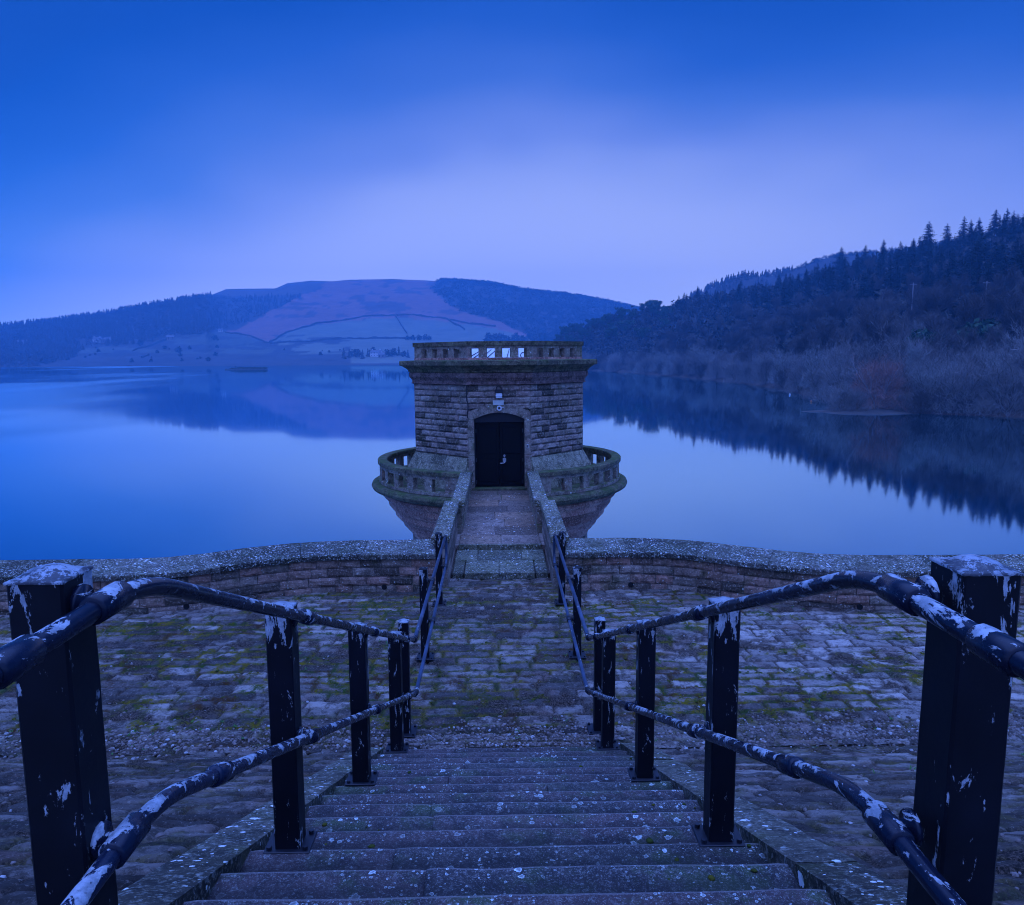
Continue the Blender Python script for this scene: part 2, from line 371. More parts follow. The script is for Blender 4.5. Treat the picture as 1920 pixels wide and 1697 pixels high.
# ------------------------------------------------------------------ railings
XC = .02                       # the stair axis, a hand's breadth right of the lens
def arc_pts(pts, rad=.1, n=6):      # round the corners of a polyline
    pts = [Vector(p) for p in pts]; out = [pts[0]]
    for i in range(1, len(pts)-1):
        a, b, c = pts[i-1], pts[i], pts[i+1]
        d1 = (a-b); d2 = (c-b); r = min(rad, d1.length*.45, d2.length*.45)
        p = b+d1.normalized()*r; q = b+d2.normalized()*r
        for k in range(n+1):
            t = k/n; out.append(p*(1-t)**2+b*2*t*(1-t)+q*t*t)
    out.append(pts[-1]); return out
posts_y = [(1.515, -1.52, -.43), (3.06, -2.125, -1.03), (4.69, -2.80, -1.72), (6.33, -3.49, -2.40), (6.84, -3.60, -2.47), (8.82, -3.665, -2.53), (11.05, -3.745, -2.63)]
def railing(sd, label):
    root = empty('handrail', (XC+sd*.945, 3.06, -2.125), label, 'railing', 'black railings down both sides of the steps')
    inv = Vector(root.location)
    def L(p): return (p[0]-inv.x, p[1]-inv.y, p[2]-inv.z)
    W = .054; rx = XC+sd*.835
    topr = [(rx, -.6, -.50), (rx, 1.66, -.502), (rx, 6.33, -2.46), (rx+sd*.0, 6.93, -2.70), (rx, 7.02, -2.69), (rx, 11.16, -2.705)]
    lowr = [(rx, -.6, -1.035), (rx, 1.66, -1.035), (rx, 6.80, -3.19), (rx, 6.96, -3.235), (rx, 11.16, -3.16), (rx, 11.27, -3.05), (rx, 11.27, -2.78), (rx, 11.16, -2.705)]
    for nm, pl in (('top_rail', topr), ('lower_rail', lowr)):
        full = arc_pts(pl, .16)
        near = [p for p in full if p.y < 6.99]; far = [near[-1]]+[p for p in full if p.y >= 6.99]
        # subdivide near rails so that light follows them
        mb = MB(); mb.tube([L(p) for p in near], .0218, 18)
        pr = mb.build(nm, M['rail'], root, True)
        mf = MB(); mf.tube([L(p) for p in far], .0205, 14)
        mf.build('level_rail', M['far_rail'], root, True)
        def zr(y):
            for a, b in zip(full[:-1], full[1:]):
                if a.y <= y <= b.y and b.y > a.y: return a.z+(b.z-a.z)*(y-a.y)/(b.y-a.y)
            return full[0].z
        for i, (py, zb, zt) in enumerate(posts_y):
            z = zr(py); m = M['rail'] if i < 4 else M['iron']
            e = .06
            cb = MB(); sl = (zr(py+.05)-zr(py-.05))/.1
            # sleeve round the rail, stub to the post and its flange
            cb.tube([L((rx, py-e, z-sl*e)), L((rx, py-e+.004, z-sl*e)), L((rx, py+e-.004, z+sl*e)), L((rx, py+e, z+sl*e))], [.026, .031, .031, .026], 16)
            xp = XC+sd*(.945-W)
            cb.tube([L((rx, py, z)), L((xp-sd*.012, py, z)), L((xp-sd*.012, py, z)), L((xp, py, z))], [.017, .019, .038, .040], 14)
            cb.build('clamp', m, pr, True)
        for yy in ((1.21,) if nm == 'top_rail' else (1.19, 2.05)):
            z = zr(yy); cb = MB(); s1 = (zr(yy+.03)-zr(yy-.03))/.06
            cb.tube([L((rx, yy-.055, z-.055*s1)), L((rx, yy-.045, z-.045*s1)), L((rx, yy+.045, z+.045*s1)), L((rx, yy+.055, z+.055*s1))], [.025, .0305, .0305, .025], 16)
            cb.build('coupling', M['rail'], pr, True)
    for i, (py, zb, zt) in enumerate(posts_y):
        x = XC+sd*.945
        if i == 0 and sd > 0: x += .036
        if i >= 4: x = XC+sd*.935
        w = W if i < 4 else .048
        if i == 0: w = .061 if sd > 0 else .057
        tl = random.uniform(-.006, .006)
        mb = MB(); h = zt-zb
        # the post: a chamfered hollow section, slightly out of plumb
        c = .006; ring = [(-w+c,-w),(w-c,-w),(w,-w+c),(w,w-c),(w-c,w),(-w+c,w),(-w,w-c),(-w,-w+c)]
        vs = []; nz = 14
        for k in range(nz+1):
            z = zb+(h-.014)*k/nz
            for a, b in ring: vs.append(L((x+a+tl*(k/nz)+random.uniform(-.0006,.0006), py+b, z)))
        fs = [(k*8+j, k*8+(j+1) % 8, (k+1)*8+(j+1) % 8, (k+1)*8+j) for k in range(nz) for j in range(8)]
        fs.append(tuple(nz*8+j for j in range(8)))
        mb.add(vs, fs); post = mb.build('post', M['post'], root)
        cap = MB(); n = 12; g = []
        wc = w+.0015
        for a in range(n+1):
            for b in range(n+1):
                u = -1+2*a/n; v = -1+2*b/n; r = min(1, math.hypot(u, v)/.86)
                dz = max(0, (1-r*r))**.8*.017 + (1-max(abs(u), abs(v))**14)*.003 + random.uniform(-.0008, .0008)
                g.append(L((x+tl+u*wc, py+v*wc, zt-.011+dz)))
        fs = [(a*(n+1)+b, (a+1)*(n+1)+b, (a+1)*(n+1)+b+1, a*(n+1)+b+1) for a in range(n) for b in range(n)]
        cap.add(g, fs)
        edge = [a*(n+1) for a in range(n+1)]+[n*(n+1)+b for b in range(1, n+1)]+[a*(n+1)+n for a in range(n-1, -1, -1)]+[b for b in range(n-1, 0, -1)]
        base = len(cap.v)
        for e_ in edge: p = cap.v[e_]; cap.v.append((p[0], p[1], p[2]-.005))
        for k in range(len(edge)):
            k2 = (k+1) % len(edge); cap.f.append((edge[k2], edge[k], base+k, base+k2))
        cap.build('cap', M['cap'] if i < 5 else M['post'], post, True)
        bp = MB(); bw = .105 if i >= 4 else .10
        p = L((x, py, zb)); bp.cbox(p[0]-bw, p[0]+bw, p[1]-(.075 if i < 4 else bw), p[1]+(.075 if i < 4 else bw), p[2], p[2]+.014, .003)
        for a in (-1, 1):
            for b in (-1, 1):
                bx, by = p[0]+a*(bw-.022), p[1]+b*(.055 if i < 4 else bw-.022)
                bp.tube([(bx, by, p[2]+.012), (bx, by, p[2]+.03)], .012, 6)
        bp.build('base_plate', M['iron'], post)
    return root
railing(-1, 'black post and pipe railing with peeling paint, on the left of the steps')
railing(1, 'black post and pipe railing with peeling paint, on the right of the steps')
# ------------------------------------------------------------------ staircase
NOS0, NZ0, RUN, RISE = 6.58, -3.625, .3235, .1370
def nline(y): return NZ0+(NOS0-y)*RISE/RUN
stair = empty('stone_staircase', (XC, 4.2, -3.6), 'long flight of worn lichen spotted stone steps between the railings', 'staircase')
SW = 1.11
def rough_slab(mb, x0, x1, y0, y1, zt, zb, seed, amp=.006, res=.045, rnd=.014):
    # a worn stone: rounded front edge, uneven top; open at the back and below where the next stone covers it
    nx = max(3, int((x1-x0)/res)); prof = []
    for k in range(4): prof.append((y0, zb+(zt-rnd-zb)*k/3, 0))
    for k in range(1, 4):
        a = PI/2*k/4; prof.append((y0+rnd*(1-math.cos(a)), zt-rnd+rnd*math.sin(a), .6))
    ny = max(3, int((y1-y0)/res))
    for k in range(ny+1): prof.append((y0+rnd+(y1-y0-rnd)*k/ny, zt, 1))
    prof.append((y1, zb, 0))
    V = []
    for i in range(nx+1):
        x = x0+(x1-x0)*i/nx; ed = min(x-x0, x1-x); dz = -.006*max(0, 1-ed/.02)
        for (y, z, t) in prof:
            e = float(fbm(N1, np.array(x*5+seed*3.7), np.array(y*5+z*3+seed)))-.5
            e2 = float(N2(np.array(x*1.3+seed), np.array(seed*2.1)))-.5
            V.append((x, y-(1-t)*e*amp*1.5+(.006*e2 if y < y0+.1 else 0), z+t*(e*amp*2+dz)+(t > 0)*e2*.008))
    P = len(prof)
    fs = [(i*P+j, (i+1)*P+j, (i+1)*P+j+1, i*P+j+1) for i in range(nx) for j in range(P-1)]
    fs.append(tuple(range(P-1, -1, -1))); fs.append(tuple(nx*P+j for j in range(P)))
    mb.add(V, fs)
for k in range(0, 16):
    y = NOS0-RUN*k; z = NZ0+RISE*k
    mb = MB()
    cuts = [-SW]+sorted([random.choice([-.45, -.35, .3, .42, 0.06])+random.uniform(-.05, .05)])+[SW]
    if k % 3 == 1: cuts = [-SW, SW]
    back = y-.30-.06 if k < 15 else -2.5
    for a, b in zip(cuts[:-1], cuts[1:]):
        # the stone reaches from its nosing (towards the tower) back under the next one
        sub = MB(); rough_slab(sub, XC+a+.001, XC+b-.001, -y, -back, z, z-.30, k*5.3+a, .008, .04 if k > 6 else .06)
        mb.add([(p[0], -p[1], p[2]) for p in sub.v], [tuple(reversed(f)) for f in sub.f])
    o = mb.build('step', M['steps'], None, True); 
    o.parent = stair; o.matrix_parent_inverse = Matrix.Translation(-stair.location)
M['kerb'] = sandstone('sloping_kerb_stone', (.07,.066,.056), (.115,.108,.09), (.09,.083,.065), .5, lich=.3, fleck=.18, bscale=22, bstr=.5, lscale=16, gcol=(.06,.07,.025))
for sd in (-1, 1):
    mb = MB(); y = 6.62; i = 0
    while y > 1.6:
        y2 = max(1.55, y-random.uniform(.85, 1.15))
        x0, x1 = (XC+sd*(SW+.0), XC+sd*(SW+.24)); x0, x1 = min(x0, x1), max(x0, x1)
        nx, ny = 6, 16; V = []; hh = .025+random.uniform(-.006, .006)
        for a in range(nx+1):
            for b in range(ny+1):
                xx = x0+(x1-x0)*a/nx; yy = y2+.004+(y-y2-.008)*b/ny
                e = float(fbm(N2, np.array(xx*6), np.array(yy*4)))-.5
                ed = min(a, nx-a, b, ny-b) == 0
                V.append((xx+(e*.006 if ed else 0), yy, nline(yy)+hh+e*.016-(.006 if ed else 0)))
        n0 = len(V)
        fs = [(a*(ny+1)+b, (a+1)*(ny+1)+b, (a+1)*(ny+1)+b+1, a*(ny+1)+b+1) for a in range(nx) for b in range(ny)]
        edge = [a*(ny+1) for a in range(nx+1)]+[nx*(ny+1)+b for b in range(1, ny+1)]+[a*(ny+1)+ny for a in range(nx-1, -1, -1)]+[b for b in range(ny-1, 0, -1)]
        for e_ in edge: p = V[e_]; V.append((p[0], p[1], p[2]-.32))
        for k in range(len(edge)):
            k2 = (k+1) % len(edge); fs.append((edge[k2], edge[k], n0+k, n0+k2))
        mb.add(V, fs); y = y2
    o = mb.build('side_kerb', M['kerb'], None, False)
    o.parent = stair; o.matrix_parent_inverse = Matrix.Translation(-stair.location)
# ------------------------------------------------------------------ pitched stone ground
WX = np.array([-60, -7.5, -5.6, -5.1, -4.5, -3.9, -3.3, -2.75, -2.3, 2.3, 2.65, 3.1, 3.7, 4.4, 5.1, 5.7, 7.5, 60.])
WY = np.array([10.72, 10.74, 10.78, 10.84, 11.05, 11.40, 11.68, 11.80, 11.83, 11.83, 11.77, 11.62, 11.25, 10.88, 10.66, 10.58, 10.55, 10.55])
def wall_y(x): return np.interp(x, WX, WY)
def sett_fields(X, Yv, seed, rowh=(.15, .26), ln=(.30, .60), mossy=1.0):
    r = np.random.default_rng(seed)
    Xw = X+.03*(fbm(N1, X*2.2+seed, Yv*2.2, 3)-.5)*2; Yw = Yv+.028*(fbm(N2, X*1.4, Yv*1.4+seed, 3)-.5)*2
    y0 = Yv.min()-1; rows = [y0]
    while rows[-1] < Yv.max()+1: rows.append(rows[-1]+r.uniform(*rowh))
    rows = np.array(rows); ri = np.clip(np.searchsorted(rows, Yw)-1, 0, len(rows)-2)
    tone = np.zeros_like(X); dx = np.zeros_like(X); lift = np.zeros_like(X); sunk = np.zeros_like(X)
    for k in np.unique(ri):
        e = [X.min()-2-r.uniform(0, .6)]
        while e[-1] < X.max()+2: e.append(e[-1]+r.uniform(*ln))
        e = np.array(e); m = ri == k; ci = np.clip(np.searchsorted(e, Xw[m])-1, 0, len(e)-2)
        tn = r.random(len(e)); lf = r.uniform(-1, 1, len(e)); gap = r.uniform(.002, .016, len(e))
        tone[m] = tn[ci]; lift[m] = lf[ci]; dx[m] = np.minimum(Xw[m]-e[ci], e[ci+1]-Xw[m])-gap[ci]
    dy = np.minimum(Yw-rows[ri], rows[ri+1]-Yw)-.008
    d = np.minimum(dx, dy)+.012*(fbm(N3, X*14, Yv*14, 3)-.5)
    up = sstep(-.004, .026, d)
    rough = fbm(N1, X*9, Yv*9, 4)-.5
    patch = fbm(N3, X*.9+seed, Yv*1.5, 4)
    h = up*(.026+lift*.007)+rough*.034*up+(fbm(N2, X*.8, Yv*.8, 3)-.5)*.05
    joint = 1-sstep(-.001, .015, d)
    bury = sstep(.50, .62, patch)
    joint = np.clip(np.maximum(joint, bury*sstep(.38, .6, fbm(N2, X*7, Yv*7, 4))), 0, 1)
    moss = np.clip((1-sstep(.0, .05, d))*sstep(.42, .58, fbm(N2, X*1.1+5, Yv*1.6+seed, 4))*1.1+sstep(.55, .68, fbm(N3, X*2.3+9, Yv*4.2+seed, 4))*sstep(.45, .6, fbm(N1, X*12, Yv*12, 3)), 0, 1)*mossy
    pale = fbm(N2, X*.45+3, Yv*.45, 2)
    tone = tone**1.3*.75+.2*pale+.05
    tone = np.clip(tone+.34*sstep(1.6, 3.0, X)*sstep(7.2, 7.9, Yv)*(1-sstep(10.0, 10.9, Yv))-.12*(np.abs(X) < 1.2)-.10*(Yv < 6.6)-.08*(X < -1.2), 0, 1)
    # moss lies in long cushions where water stands along the wall
    band = sstep(.52, .60, fbm(N1, X*1.4+40, Yv*.4, 3))*np.exp(-((Yv-wall_y(X)+.75+.12*(N2(X*.8, X*0)-.5))/.07)**2)*(Yv > 7)
    moss = np.clip(moss*np.where(Yv < 7.0, .35, 1)*(.75+.25*(np.abs(X) > .9))+band*1.3, 0, 1)
    h = h+moss*.018*fbm(N1, X*22, Yv*22, 3)
    return h, np.stack([tone, joint, moss], -1), moss
def apron_z(Y): return -3.605-.033*(Y-6.6)
def ground_patch(name, x0, x1, y0, y1, res, zfun, seed, kind='structure', **k):
    nx = int((x1-x0)/res)+1; ny = int((y1-y0)/(res))+1
    X, Y = np.meshgrid(np.linspace(x0, x1, nx), np.linspace(y0, y1, ny), indexing='ij')
    h, at, moss = sett_fields(X, Y, seed, **k)
    Z = zfun(X, Y)+h
    V = np.stack([X, Y, Z], -1).reshape(-1, 3)
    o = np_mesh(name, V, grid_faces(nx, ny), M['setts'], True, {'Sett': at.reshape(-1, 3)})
    tag(o, kind='structure'); return o, X, Y, Z, at
# wall line (front foot) : depth as a function of x
def z_apron(X, Y): 
    g = np.minimum(Y, 13.0)
    return apron_z(g)-.026-.07*(1-sstep(6.56, 6.68, Y))*(np.abs(X-XC) < SW+.22)
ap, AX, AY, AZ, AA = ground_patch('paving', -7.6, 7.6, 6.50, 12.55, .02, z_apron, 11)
def z_slope(X, Y): return np.maximum(nline(Y)-.045, apron_z(Y)-.030)
slopes = []
for sd, nm in ((-1, 1), (1, 2)):
    a, b = (XC-5.6, XC-SW-.2) if sd < 0 else (XC+SW+.2, XC+5.6)
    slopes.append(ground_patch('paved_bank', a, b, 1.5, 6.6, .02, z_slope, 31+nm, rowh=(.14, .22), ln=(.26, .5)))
for a, b in ((-30, -7.6), (7.6, 30)):
    ground_patch('paving', a, b, 6.50, 12.5, .07, z_apron, int(50+a)); 
for a, b in ((-30, -5.58), (5.62, 30)):
    ground_patch('paved_bank', a, b, 1.5, 6.6, .07, z_slope, int(90+a))
mb = MB(); mb.box(-30, XC-SW-.18, -6, 1.52, -3, nline(1.5)-.03); mb.box(XC+SW+.18, 30, -6, 1.52, -3, nline(1.5)-.03); mb.box(-30, 30, -6, -2.4, -3, -1.62)
tag(mb.build('crest_path', M['kerb']), kind='structure')
# loose pebbles, dead leaves and moss cushions on the setts
def ico(mb, c, r, flat=.6, n=1):
    t = (1+5**.5)/2
    vs = [(-1,t,0),(1,t,0),(-1,-t,0),(1,-t,0),(0,-1,t),(0,1,t),(0,-1,-t),(0,1,-t),(t,0,-1),(t,0,1),(-t,0,-1),(-t,0,1)]
    fs = [(0,11,5),(0,5,1),(0,1,7),(0,7,10),(0,10,11),(1,5,9),(5,11,4),(11,10,2),(10,7,6),(7,1,8),(3,9,4),(3,4,2),(3,2,6),(3,6,8),(3,8,9),(4,9,5),(2,4,11),(6,2,10),(8,6,7),(9,8,1)]
    a = random.uniform(0, PI); ca, sa = math.cos(a), math.sin(a); sx, sy = random.uniform(.6, 1.3), random.uniform(.6, 1.2)
    out = []
    for x, y, z in vs:
        k = r/1.9*random.uniform(.8, 1.2); x, y, z = x*k*sx, y*k*sy, z*k*flat
        out.append((c[0]+x*ca-y*sa, c[1]+x*sa+y*ca, c[2]+z))
    mb.add(out, fs)
def surf(x, y):
    if y > 6.5:
        i = int(np.clip((x+7.6)/.02, 0, AX.shape[0]-1)); j = int(np.clip((y-6.5)/(6.05)*(AX.shape[1]-1), 0, AX.shape[1]-1))
        return AZ[i, j], AA[i, j]
    s = slopes[0] if x < 0 else slopes[1]; X, Y, Z, A = s[1:]
    if x < X[0, 0] or x > X[-1, 0]: return None
    i = int((x-X[0, 0])/(X[-1, 0]-X[0, 0])*(X.shape[0]-1)); j = int(np.clip((y-1.5)/5.1*(X.shape[1]-1), 0, X.shape[1]-1))
    return Z[i, j], A[i, j]
pb = MB(); ms = MB(); n = 0
for k in range(1500):
    x, y = XC+random.uniform(-SW, SW), random.gauss(6.66, .05)
    if y > 6.6: ico(pb, (x, y, surf(x, y)[0]+.004), random.choice([.008, .01, .013, .017]), .6)
while n < 11000:
    q = random.random()
    if q < .45: x, y = random.uniform(-5.5, 5.5), random.gauss(6.78, .17)
    else: x, y = random.uniform(-6.5, 6.5), random.uniform(2.2, 11.6)
    if y < 6.62 and abs(x-XC) < SW+.26: continue
    if y > 11.6 or y < 2: continue
    s = surf(x, y)
    if s is None: continue
    n += 1
    if q >= .45 and s[1][1] < .35 and random.random() < .85: continue
    ico(pb, (x, y, s[0]+.002), random.choice([.006, .008, .01, .012, .016, .02])*(1.1 if q < .45 else .9), .6)
tag(pb.build('gravel', M['pebble']), kind='stuff')
n = 0
while n < 26000:
    x, y = random.uniform(-6.5, 6.5), random.uniform(2.2, 11.6); n += 1
    if y < 6.6 and abs(x-XC) < SW+.26: continue
    s = surf(x, y)
    if s is None or s[1][2] < .45: continue
    ico(ms, (x, y, s[0]-.002), random.choice([.006,.008,.010,.013,.018,.024]), .35)
# moss creeping on the steps' edges
for k in range(60):
    i = random.randint(2, 12); x = XC+random.choice([-1, 1])*random.uniform(.6, 1.08); yy = NOS0-RUN*i-random.uniform(.02, .28)
    ico(ms, (x, yy, NZ0+RISE*i+.001), random.uniform(.006, .018), .45)
tag(ms.build('moss', M['moss'], smooth=True), kind='stuff')
# small seedlings, ferns
gs = MB()
for k in range(240):
    x, y = random.uniform(-5.5, 5.5), random.choice([random.gauss(6.8, .2), random.uniform(2.4, 11)])
    if (y < 6.62 and abs(x-XC) < SW+.3) or y > 11.5 or y < 2: continue
    s = surf(x, y)
    if s is None or s[1][1] < .3: continue
    for b in range(random.randint(4, 9)):
        a = random.uniform(0, 2*PI); l = random.uniform(.015, .05); w = .006
        d = Vector((math.cos(a), math.sin(a), random.uniform(.3, 1.2))).normalized()*l; sd_ = Vector((-math.sin(a), math.cos(a), 0))*w
        p = Vector((x, y, s[0])); gs.add([p, p+d*.5+sd_, p+d, p+d*.5-sd_], [(0, 1, 2, 3)])
tag(gs.build('weeds', foliage('weed_leaves', (.03,.14,.05), (.10,.16,.03))), kind='stuff')
# ------------------------------------------------------------------ wave wall
def path(sd):
    xs = [x for x in WX if (x*sd) > 0 and abs(x) <= 40] + [sd*40., sd*1.02]
    xs = sorted(set(xs), key=abs)
    pts = []
    fine = []
    for a, b in zip(xs[:-1], xs[1:]):
        m = max(1, int(abs(b-a)/.08)) if abs(b) < 8 else max(1, int(abs(b-a)/1.0))
        fine += [a+(b-a)*i/m for i in range(m)]
    fine.append(xs[-1]); fine = np.array(fine)
    Y = wall_y(fine)
    # smooth
    ker = 1; Yp = np.pad(Y, ker, mode='edge'); Y2 = np.convolve(Yp, np.ones(2*ker+1)/(2*ker+1), 'same')[ker:-ker]
    Y = np.where(np.abs(fine) < 8, Y2, Y); P = np.stack([fine, Y], 1)
    s = np.concatenate([[0], np.cumsum(np.hypot(*np.diff(P, axis=0).T))]); return P, s
def pt(P, s, t):
    x = np.interp(t, s, P[:, 0]); y = np.interp(t, s, P[:, 1])
    x2 = np.interp(t+.05, s, P[:, 0]); y2 = np.interp(t+.05, s, P[:, 1]); x1 = np.interp(t-.05, s, P[:, 0]); y1 = np.interp(t-.05, s, P[:, 1])
    d = Vector((x2-x1, y2-y1)).normalized(); n = Vector((-d.y, d.x))
    if n.y < 0: n = -n
    return Vector((x, y)), d, n           # n points away from the viewer, into the wall
def block(mb, P0, d, n, l, z0, z1, th, puff, seed):
    # rock-faced block: front face swollen and broken, sides square
    nu, nv = max(3, int(l/.07)), 4; V = []
    for i in range(nu+1):
        for j in range(nv+1):
            u = i/nu; v = j/nv; e = min(u*l, (1-u)*l, v*(z1-z0), (1-v)*(z1-z0)); q = min(1, e/.03)
            r = .28+.75*(float(fbm(N3, np.array(seed*3.1+u*l*9), np.array(v*(z1-z0)*9+seed), 2))-.3)
            off = -(q*puff*r*1.6)
            p = P0+d*(u*l)+n*off; V.append((p.x, p.y, z0+(z1-z0)*v))
    W = nv+1; fs = [(i*W+j, (i+1)*W+j, (i+1)*W+j+1, i*W+j+1) for i in range(nu) for j in range(nv)]
    edge = [i*W for i in range(nu+1)]+[nu*W+j for j in range(1, nv+1)]+[i*W+nv for i in range(nu-1, -1, -1)]+[j for j in range(nv-1, 0, -1)]
    b0 = len(V)
    for e_ in edge: p = V[e_]; V.append((p[0]+n.x*th, p[1]+n.y*th, p[2]))
    for k in range(len(edge)):
        k2 = (k+1) % len(edge); fs.append((edge[k2], edge[k], b0+k, b0+k2))
    mb.add(V, fs)
ZF = -3.86; ZC = -3.235
def wave_wall(sd, label):
    P, s = path(sd); root = empty('stone_wall', (sd*2, 11.8, -3.77), label, 'wall', 'low wave walls along the water')
    inv = Matrix.Translation(-Vector(root.location)); Lmax = s[-1]
    def par(o): o.parent = root; o.matrix_parent_inverse = inv; return o
    core = MB(); mb = MB(); hts = [.16, .15, .14, .135]; z = ZF; k0 = 0
    tt = list(np.arange(0, 8.5, .15))+[12, 20, Lmax]
    for a, b in zip(tt[:-1], tt[1:]):
        A, da, na = pt(P, s, a); B, db, nb = pt(P, s, b)
        q = [A+na*.012, B+nb*.012, B+nb*.5, A+na*.5]
        core.add([(p.x, p.y, ZF-.3) for p in q]+[(p.x, p.y, ZC+.004) for p in q], [(0,3,2,1),(4,5,6,7),(0,1,5,4),(1,2,6,5),(2,3,7,6),(3,0,4,7)])
    par(core.build('core', M['mortar']))
    hs = [.175, .15, .15, .145]; z = ZF
    for c, h in enumerate(hs):
        t = -random.uniform(0, .2); t = 0
        while t < min(Lmax, 10.0):
            l = random.uniform(.26, .5); l = min(l, Lmax-t)
            if l < .1: break
            A, d, n = pt(P, s, t+.005); B, _, _ = pt(P, s, t+l-.006); d = (B-A); ll = d.length; d = d.normalized(); n = Vector((-d.y, d.x)); n = n if n.y > 0 else -n
            block(mb, A-n*.004, d, n, ll, z+.006, z+h-.004, .1, .03, random.random()*90); t += l
        z += h
    par(mb.build('masonry', M['wall']))
    cp = MB(); t = 0
    prof = [(-.065, ZC+.002), (-.07, ZC+.075), (-.055, ZC+.09), (.58, ZC+.165), (.60, ZC+.155), (.60, ZC+.0)]
    while t < Lmax-.05:
        l = random.uniform(.95, 1.25) if t < 9 else 3.0; l = min(l, Lmax-t); nn = max(2, int(l/.12)) if t < 9 else 2
        V = []; jz = random.uniform(-.003, .003)
        for i in range(nn+1):
            A, d, n = pt(P, s, t+.004+(l-.008)*i/nn)
            for j, (o_, z_) in enumerate(prof):
                e = (float(fbm(N1, np.array(A.x*4+j), np.array(A.y*4), 3))-.5)*.012
                V.append((A.x+n.x*(o_+e), A.y+n.y*(o_+e), z_+jz+e*.6))
        L_ = len(prof); fs = [(i*L_+j, (i+1)*L_+j, (i+1)*L_+(j+1) % L_, i*L_+(j+1) % L_) for i in range(nn) for j in range(L_)]
        fs += [tuple(range(L_-1, -1, -1)), tuple(nn*L_+j for j in range(L_))]
        cp.add(V, fs); t += l
    par(cp.build('coping', M['coping']))
    for hx in ((2.15, 5.35) if sd > 0 else (1.87, 4.72)):
        t = np.interp(hx, np.abs(P[:, 0]), s); A, d, n = pt(P, s, t); h = MB()
        c = Vector((A.x, A.y, ZF+.155)); nn3 = Vector((n.x, n.y, 0))
        h.tube([c-nn3*.036, c-nn3*.034, c+nn3*.1], [.044, .036, .036], 14); par(h.build('weep_hole', M['black']))
    return root
wave_wall(-1, 'low rock-faced stone wall with speckled coping, left of the footbridge')
wave_wall(1, 'low reddish rock-faced stone wall with speckled coping, right of the footbridge')
# upstream face of the dam under the wall
mb = MB()
V = [(-60, 12.2, -3.9), (60, 12.2, -3.9), (60, 22, -14), (-60, 22, -14)]; mb.add(V, [(0, 1, 2, 3)])
mb.add([(-60, 12.2, -3.9), (60, 12.2, -3.9), (60, 10, -14), (-60, 10, -14)], [(0, 3, 2, 1)])
tag(mb.build('dam_face', M['kerb']), kind='structure')
# ------------------------------------------------------------------ footbridge
TC = (XC+.04, 22.4)
br = empty('stone_footbridge', (XC, 14, -3.8), 'narrow flagged stone footbridge with lichened parapets leading to the tower door', 'footbridge')
def parb(o, root=br): o.parent = root; o.matrix_parent_inverse = Matrix.Translation(-Vector(root.location)); return o
DZ = -3.575
mb = MB(); y = 14.06; rows = 8; k = 0
rowsY = np.linspace(14.06, 19.95, 9)
for a, b in zip(rowsY[:-1], rowsY[1:]):
    m = [0.02, -.1, .1, -.12, .18, -.02, .05, -.06][k]; k += 1
    for x0, x1 in ((-.80, m), (m, .80)):
        zt = DZ+random.uniform(-.008, .004)
        mb.cbox(XC+x0+.006, XC+x1-.006, a+.007, b-.007, zt-.12, zt, .01)
parb(mb.build('flagstones', M['deck']))
mb = MB(); mb.box(XC-.98, XC+.98, 14.1, 19.97, DZ-.7, DZ-.035); mb.box(XC-.98, XC+.98, 12.7, 14.08, DZ-.9, DZ-.18)
# arch ring below the deck
for i in range(12):
    a0, a1 = PI*i/12, PI*(i+1)/12; r = 3.0
    for q in (0,):
        c = (16.2, DZ-3.4); V = []
        for a in (a0, a1):
            for rr in (2.55, 2.8):
                for x in (-.98, .98): V.append((XC+x, c[0]-rr*math.cos(a), c[1]+rr*math.sin(a)))
        mb.add(V, [(0,1,3,2), (4,6,7,5), (0,4,5,1), (2,3,7,6), (0,2,6,4), (1,5,7,3)])
parb(mb.build('span', M['tower']))
